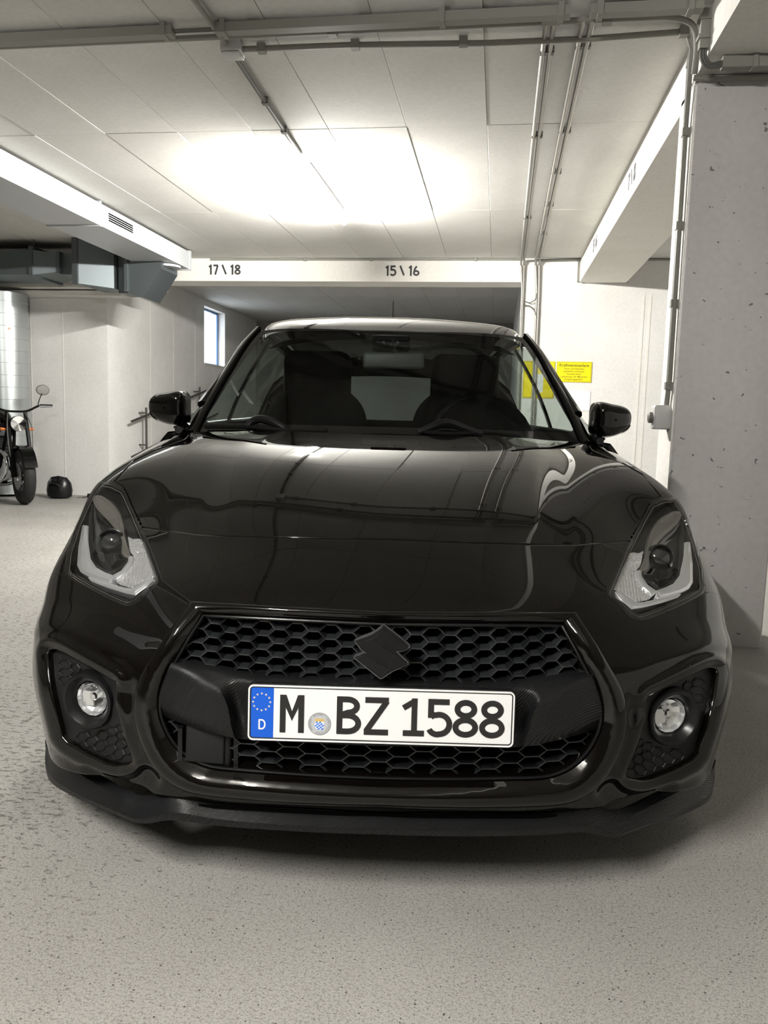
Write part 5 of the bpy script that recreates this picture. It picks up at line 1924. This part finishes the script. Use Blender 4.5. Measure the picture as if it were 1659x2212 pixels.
# floor pan blocks the light under the car
MB().box((-.70, .52, .17), (.70, 3.70, .21)).box((-.42, .16, .19), (.42, .52, .21)).build('floor_pan', 'void', car, smooth=False)
MB().box((-.46, .36, .21), (.46, 1.05, .60)).build('engine_block', 'void', car, smooth=False)

# cowl between bonnet and windscreen
cw = []
for t in np.linspace(0, 1, 25):
    k = 40 * t
    h0 = HV.reshape(NV, NU, 3)[0]
    x = .70 * t
    i = np.argmin(np.abs(-h0[:, 0] - x))
    g = GWH[0]
    j = np.argmin(np.abs(-g[:, 0] - x))
    p0 = h0[i] + np.array([0, -.03, -.022])
    p1 = g[j] + np.array([0, .05, .0])
    cw.append([p0, (p0 + p1) / 2 + np.array([0, 0, -.012]), p1])
cw = np.array(cw)
cw[0, :, 0] = 0
m = MB().grid(cw)
m.add([(-x, y, z) for x, y, z in m.v], [tuple(reversed(q)) for q in m.f])
recalc(m.build('cowl', 'matte_black', car))


# wipers
def on_glass(px, off):
    D = GD
    i = np.argmin(((D - np.array(px)) ** 2).sum(1))
    return GWH.reshape(-1, 3)[i] + gn.reshape(-1, 3)[i] * off


def wiper(blade, hump, pivot, flipx):
    w = empty('wiper', (0, 0, 0), parent=car)
    sg_ = -1 if flipx else 1

    def g(p, off):
        q = on_glass(p, off)
        return (sg_ * q[0], q[1], q[2])
    P = [g(p, .014) for p in blade]
    MB().tube(smooth_line(P, 20), .0075, 8).build('wiper_blade', 'matte_black', w)
    H_ = [g(p, o) for p, o in hump]
    MB().tube(smooth_line(H_, 16), [.010 + .006 * math.sin(math.pi * k / 15) for k in range(16)], 10).build('wiper_arm', 'satin_black', w)


wiper([(445, 928), (540, 930), (640, 936), (712, 941)], [((535, 931), .01), ((552, 919), .022), ((580, 920), .026), ((620, 935), .012)], None, False)
wiper([(765, 942), (700, 937), (620, 932), (560, 936)], [((775, 941), .01), ((745, 926), .022), ((720, 921), .026), ((690, 925), .020), ((640, 934), .012)], None, True)


# door mirrors: shell, foot, indicator
MO = smooth_line([(313, 878), (316, 862), (326, 853), (345, 848), (372, 845), (396, 846), (401, 856), (402, 884), (401, 910), (394, 918), (380, 921), (358, 918), (335, 909), (319, 897)], 48, True)
for s in (1, -1):
    cen = MO.mean(0)
    rings = []
    for k, (sc_, dy) in enumerate(((.05, .0), (.40, .002), (.68, .008), (.85, .020), (.95, .042), (1.0, .075), (1.0, .13), (.97, .165), (.93, .17))):
        r_ = []
        for p in MO:
            q = cen + (p - cen) * sc_
            base = at(q[0], q[1], 1.50)
            r_.append(base + np.array([0, dy - .05 + .04 * sc_ * (cen[0] - p[0]) / 45, 0]))
        rings.append(r_)
    rings = np.array(rings)
    rr = spline_eval(np.arange(9), rings, np.linspace(0, 8, 30))
    rr = np.concatenate([rr, rr[:, :1]], 1)
    mm = MB().grid(rr)
    if s < 0:
        mm = mm.mirrored()
    mr_ = recalc(mm.build('door_mirror', 'paint', car))
    mg = MB().add([tuple(p * np.array([s, 1, 1])) for p in rings[-1]], [tuple(range(48))])
    mg.build('mirror_glass', 'mirror_glass', mr_, smooth=False)
    ft = MB().tube([(s * p[0], p[1], p[2]) for p in smooth_line([at(385, 913, 1.53), at(398, 924, 1.53), at(412, 931, 1.52)], 10)], [.028 - .0008 * k for k in range(10)], 12)
    ft.build('mirror_foot', 'satin_black', mr_)
    js = [j for j in range(48) if MO[j][0] < 336 and MO[j][1] > 884]
    strip = rr[11:19][:, js]
    strip = strip + np.array([-.002, -.003, -.0015])
    im = MB().grid(strip)
    if s < 0:
        im = im.mirrored()
    recalc(im.build('mirror_indicator', 'grey_plastic', mr_))

# wheels
def car_wheel(x, y, s):
    w = empty('wheel', (x, y, .300), parent=car)
    M = Matrix.Rotation(math.radians(90), 4, 'Y')
    tp_ = [(.218, -.095), (.235, -.102), (.27, -.103), (.293, -.090), (.300, -.06), (.300, .06), (.293, .090), (.27, .103), (.235, .102), (.218, .095)]
    MB().lathe(tp_, 48, M, closed=True).build('tyre', 'rubber', w)
    rm = MB().lathe([(.216, -.09), (.205, -.08), (.20, 0), (.205, .08), (.216, .09), (.222, .098)], 48, M)
    for k in range(10):
        a = 2 * math.pi * k / 10
        rm.box((.03, -.012 - .006 * (k % 2), .065 * s - .012), (.21, .012 + .006 * (k % 2), .065 * s + .012), M @ Matrix.Rotation(a, 4, 'Z'))
    rm.lathe([(0, .07 * s), (.05, .07 * s), (.06, .05 * s), (.06, .0)], 24, M)
    rm.build('wheel_rim', 'alloy', w, angle=30)
    MB().lathe([(.04, -.01), (.14, -.01), (.14, .01), (.04, .01)], 32, M, closed=True).build('brake_disc', 'silver', w)


for y in (.845, 3.295):
    car_wheel(-.755, y, -1)
    car_wheel(.755, y, 1)
# wheel arch liners
for y in (.845, 3.295):
    for s in (-1, 1):
        L_ = [[(s * x, y + .35 * math.cos(a), .30 + .35 * math.sin(a)) for a in np.linspace(math.radians(-15), math.radians(195), 24)] for x in (.55, .865)]
        MB().grid(np.array(L_)).build('wheel_arch_liner', 'matte_black', car)

# ---------------------------------------------------------------- interior
db = [[(x, 1.30 + .10 * abs(x), .955) for x in np.linspace(-.66, .66, 15)], [(x, 1.50, .975) for x in np.linspace(-.68, .68, 15)], [(x, 1.66, .965) for x in np.linspace(-.70, .70, 15)], [(x, 1.72, .90) for x in np.linspace(-.70, .70, 15)], [(x, 1.70, .55) for x in np.linspace(-.70, .70, 15)]]
MB().grid(surface(db, 40, 30)).build('dashboard', 'cabin', car)
hood_b = MB().lathe([(.20, 0), (.19, -.10), (.16, -.14)], 30, Matrix.Translation((.37, 1.60, .94)) @ Matrix.Rotation(math.radians(75), 4, 'X'))
hood_b.build('instrument_binnacle', 'cabin', car)
sw_ = empty('steering_wheel', (.36, 1.80, .955), (math.radians(66), 0, 0), parent=car)
MB().tube([(.178 * math.cos(t), .178 * math.sin(t), 0) for t in np.linspace(0, 2 * math.pi, 48, endpoint=False)], .016, 10, closed=True).build('wheel_rim', 'satin_black', sw_)
rbox('airbag_pad', (-.07, -.06, -.03), (.07, .05, .02), .02, 'cabin', sw_)
sp = MB()
for a in (0, 180, 270):
    sp.box((.05, -.015, -.012), (.17, .015, .006), Matrix.Rotation(math.radians(a), 4, 'Z'))
sp.build('spokes', 'silver', sw_, smooth=False)


def seat_mesh(x, y, w, name, top=1.13, head=1.30):
    se_ = empty(name, (x, y, .45), parent=car)
    c = surface([[(-w, -.50, -.02), (-w * .6, -.52, .05), (0, -.53, .04), (w * .6, -.52, .05), (w, -.50, -.02)], [(-w, -.25, .02), (-w * .6, -.25, .09), (0, -.25, .06), (w * .6, -.25, .09), (w, -.25, .02)], [(-w, 0, .0), (-w * .6, 0, .07), (0, 0, .05), (w * .6, 0, .07), (w, 0, .0)]], 24, 18)
    MB().grid(c).build('seat_cushion', 'seat', se_)
    h = top - .45
    bk_ = []
    for z, ww, yy in ((.0, w * .95, .0), (.2, w * 1.02, .04), (.42, w * .98, .10), (h - .06, w * .80, .16), (h, w * .55, .19)):
        bk_.append([(-ww, yy + .02, z), (-ww * .75, yy - .07, z), (0, yy - .03, z), (ww * .75, yy - .07, z), (ww, yy + .02, z), (ww * .7, yy + .08, z), (-ww * .7, yy + .08, z), (-ww, yy + .02, z)])
    MB().grid(surface(bk_, 42, 24)).build('seat_back', 'seat', se_)
    rbox('headrest', (-.17, .14, h - .10), (.17, .25, head - .45), .05, 'seat', se_, seg=3)
    MB().box((-w * .9, -.48, -.25), (w * .9, .05, 0)).build('seat_base', 'cabin', se_, smooth=False)


seat_mesh(-.37, 2.35, .27, 'front_seat', 1.17, 1.36)
seat_mesh(.37, 2.35, .27, 'front_seat', 1.17, 1.36)
seat_mesh(-.36, 3.20, .30, 'rear_seat', 1.02, 1.16)
seat_mesh(.36, 3.20, .30, 'rear_seat', 1.02, 1.16)
MB().box((-.66, 3.30, .6), (.66, 3.42, 1.02)).build('rear_shelf', 'cabin', car, smooth=False)
rm_ = empty('rear_view_mirror', tuple(at(850, 779, 1.72)), parent=car)
rbox('mirror_housing', (-.122, -.012, -.032), (.122, .02, .032), .012, 'mirror_back', rm_, seg=3, rot=(0, math.radians(-1), 0))
rbox('mirror_face', (-.112, -.0145, -.026), (-.01, -.011, .026), .0015, 'grey_plastic', rm_) if False else None
MB().tube([(0, .0, .03), (0, .01, .085)], .012, 8).build('mirror_stem', 'cabin', rm_)
cm_ = at(845, 742, 1.735)
cmo = rbox('camera_module', (-.075, -.01, -.03), (.075, .07, .032), .010, 'matte_black', car, loc=tuple(cm_))
for dx in (-.03, .012, .026):
    MB().lathe([(0, 0), (.008, 0), (.008, .006), (0, .007)], 14, Matrix.Translation((dx, -.011, .0)) @ Matrix.Rotation(math.radians(90), 4, 'X')).build('camera_lens', 'lens_ball', cmo)
hl_ = [[(x, 1.84 + k * .55, 1.36 + (.085 if 0 < k < 3 else .05 * (k > 0)) - .05 * (abs(x) / .5) ** 2) for x in np.linspace(-.52, .52, 11)] for k in range(4)]
MB().grid(np.array(hl_)).build('headliner', 'cabin', car)
# ---------------------------------------------------------------- motorcycle in the left bay
mo = empty('motorcycle', (-5.44, 6.66, 0), (0, 0, math.radians(-10)))
tag(mo, 'black naked motorcycle with chrome engine parked by the spiral duct', 'motorcycle')
# local frame: +y... the bike points along local +x, front wheel at x = +0.68


def wheel(x, r, w, name, parent=mo):
    M = Matrix.Translation((x, 0, r)) @ Matrix.Rotation(math.radians(90), 4, 'X')
    prof = [(r - .10, -w * .42), (r - .06, -w * .5), (r - .03, -w * .48), (r - .008, -w * .3), (r, 0), (r - .008, w * .3), (r - .03, w * .48), (r - .06, w * .5), (r - .10, w * .42), (r - .115, 0)]
    t = MB().lathe(prof, 40, M, closed=True).build(name, 'rubber', parent)
    rim = MB().lathe([(r - .10, -.045), (r - .125, -.03), (r - .125, .03), (r - .10, .045)], 40, M)
    rim.lathe([(0, -.05), (.045, -.05), (.045, .05), (0, .05)], 20, M)
    for k in range(5):
        a = 2 * math.pi * k / 5
        rim.box((.03, -.012, -.012), (r - .11, .012, .012), M @ Matrix.Rotation(a, 4, 'Z'))
    rim.build('rim', 'alloy', t)
    MB().lathe([(.06, .062), (.145, .062), (.145, .067), (.06, .067)], 32, M, closed=True).build('brake_disc', 'silver', t)
    return t


wheel(.70, .30, .12, 'front_wheel')
wheel(-.72, .31, .17, 'rear_wheel')
for s in (-1, 1):
    f = MB().tube([(.70, s * .095, .30), (.60, s * .095, .56)], .03, 12)
    f.tube([(.60, s * .095, .56), (.44, s * .095, .98)], .021, 12)
    f.build('fork_leg', 'black_plastic' if s > 0 else 'matte_black', mo)
MB().grid(np.array([[(.70 + .335 * math.cos(a), w, .30 + .335 * math.sin(a)) for w in (-.065, -.03, 0.03, .065)] for a in np.linspace(math.radians(20), math.radians(150), 14)])).build('front_fender', 'gloss_black', mo)
tk = surface([[(.34, y, .80 + .0 * abs(y)) for y in (-.06, -.04, 0, .04, .06)], [(.30, y, z) for y, z in ((-.16, .80), (-.12, .94), (0, .98), (.12, .94), (.16, .80))],
              [(.05, y, z) for y, z in ((-.18, .78), (-.15, .95), (0, 1.0), (.15, .95), (.18, .78))], [(-.18, y, z) for y, z in ((-.12, .76), (-.10, .86), (0, .90), (.10, .86), (.12, .76))]], 18, 16)
MB().grid(tk).build('fuel_tank', 'gloss_black', mo)
st = surface([[(-.16, y, z) for y, z in ((-.12, .74), (-.11, .82), (0, .84), (.11, .82), (.12, .74))], [(-.45, y, z) for y, z in ((-.15, .72), (-.13, .80), (0, .81), (.13, .80), (.15, .72))],
              [(-.85, y, z) for y, z in ((-.10, .80), (-.09, .88), (0, .90), (.09, .88), (.10, .80))]], 14, 12)
MB().grid(st).build('saddle', 'seat', mo)
e = MB()
for k in range(5):
    e.box((-.02, -.15, .50 + k * .04), (.28, .15, .515 + k * .04))
e.box((0, -.13, .48), (.26, .13, .70))
e.build('cylinder_block', 'alloy', mo, smooth=False)
rbox('crankcase', (-.22, -.20, .22), (.30, .20, .48), .06, 'silver', mo, seg=3)
MB().lathe([(0, -.22), (.11, -.22), (.12, -.19), (.12, .19), (.11, .22), (0, .22)], 28, Matrix.Translation((.12, 0, .36)) @ Matrix.Rotation(math.radians(90), 4, 'X')).build('engine_cover', 'chrome', mo)
for s in (-1, 1):
    MB().tube(smooth_line([(.27, s * .08, .60), (.42, s * .10, .50), (.38, s * .12, .26), (.1, s * .15, .17), (-.3, s * .18, .20), (-.8, s * .20, .34)], 30), [.022] * 18 + [.022 + .003 * k for k in range(12)], 12).build('exhaust_pipe', 'chrome', mo)
fr_ = MB()
for s in (-1, 1):
    fr_.tube([(.42, s * .04, .92), (.28, s * .12, .70), (-.2, s * .13, .68), (-.72, s * .11, .32)], .02, 8)
    fr_.tube([(.42, s * .04, .88), (.34, s * .1, .4), (.2, s * .12, .2), (-.2, s * .12, .2)], .018, 8)
fr_.build('frame_tubes', 'matte_black', mo)
hb = MB().tube(smooth_line([(.33, -.40, 1.06), (.36, -.27, 1.06), (.44, -.12, 1.0), (.45, 0, .99), (.44, .12, 1.0), (.36, .27, 1.06), (.33, .40, 1.06)], 40), .012, 10).build('handlebar', 'matte_black', mo)
for s in (-1, 1):
    MB().tube([(.355, s * .28, 1.06), (.33, s * .41, 1.06)], .018, 12).build('grip', 'rubber', hb)
    MB().tube([(.41, s * .25, 1.055), (.40, s * .42, 1.05)], .006, 6).build('brake_lever', 'silver', hb)
    mi = MB().tube(smooth_line([(.36, s * .25, 1.07), (.37, s * .27, 1.14), (.35, s * .30, 1.20)], 12), .005, 6).build('mirror_stalk', 'matte_black', mo)
    MB().lathe([(0, -.012), (.05, -.010), (.06, 0), (.055, .006), (0, .007)], 24, Matrix.Translation((.345, s * .31, 1.235)) @ Matrix.Rotation(math.radians(-90), 4, 'Y') @ Matrix.Diagonal((1, 1.25, 1, 1))).build('mirror_head', 'clip', mi)
MB().lathe([(0, 0), (.05, .005), (.085, .05), (.085, .10), (.08, .11), (0, .10)], 24, Matrix.Translation((.44, 0, .86)) @ Matrix.Rotation(math.radians(90), 4, 'Y')).build('headlamp', 'chrome', mo)
for s in (-1, 1):
    MB().tube([(.46, s * .08, .80), (.47, s * .17, .80)], [.008, .018], 10).build('indicator', 'orange', mo)
    MB().tube(smooth_line([(.44, s * .08, .99), (.56, s * .12, .86), (.62, s * .12, .60), (.68, s * .10, .34)], 20), .006, 6).build('brake_hose', 'cable', mo)
MB().tube([(-.15, .18, .24), (-.25, .36, .01)], .012, 8).build('side_stand', 'matte_black', mo)

# the steering is turned towards the driveway
_R = Matrix.Rotation(math.radians(-34), 4, 'Z')
_pv = Vector((.50, 0, 0))
for o in mo.children:
    if o.name.split('.')[0] in ('front_wheel', 'fork_leg', 'front_fender', 'handlebar', 'mirror_stalk', 'headlamp', 'indicator', 'brake_hose'):
        o.rotation_euler = (0, 0, math.radians(-34))
        o.location = _pv - _R @ _pv

# black full-face helmet-like bag on the floor and a small adapter
bg = empty('gear_bag', (-4.80, 7.12, 0))
tag(bg, 'slumped black bag on the floor behind the motorcycle wheel', 'bag')
B = []
for k, (r, h) in enumerate(((.08, 0), (.135, .02), (.145, .09), (.13, .17), (.09, .225), (.0, .24))):
    B.append([(r * math.cos(t) * 1.05 * (1 + .06 * math.sin(3 * t)), r * math.sin(t) * .75, h * (1 + .08 * math.cos(2 * t))) for t in np.linspace(0, 2 * math.pi, 29)])
MB().grid(np.array(B)).build('bag_body', 'satin_black', bg)
MB().tube(smooth_line([(-.07, -.09, .15), (-.03, -.115, .18), (.04, -.115, .17), (.08, -.08, .12)], 16), .008, 6).build('bag_strap', 'black_plastic', bg)
ad = rbox('power_adapter', (-4.50, 7.20, 0.001), (-4.38, 7.30, .055), .008, 'satin_black')
tag(ad, 'small black box on the floor at the foot of the wall', 'box')
cb = MB().tube(smooth_line([(-4.62, 7.2, .006), (-4.58, 7.26, .006), (-4.54, 7.22, .012), (-4.50, 7.25, .03)], 16), .005, 6).build('floor_cable', 'cable', None)
tag(cb, 'thin cable lying between the bag and the black box', 'cable')
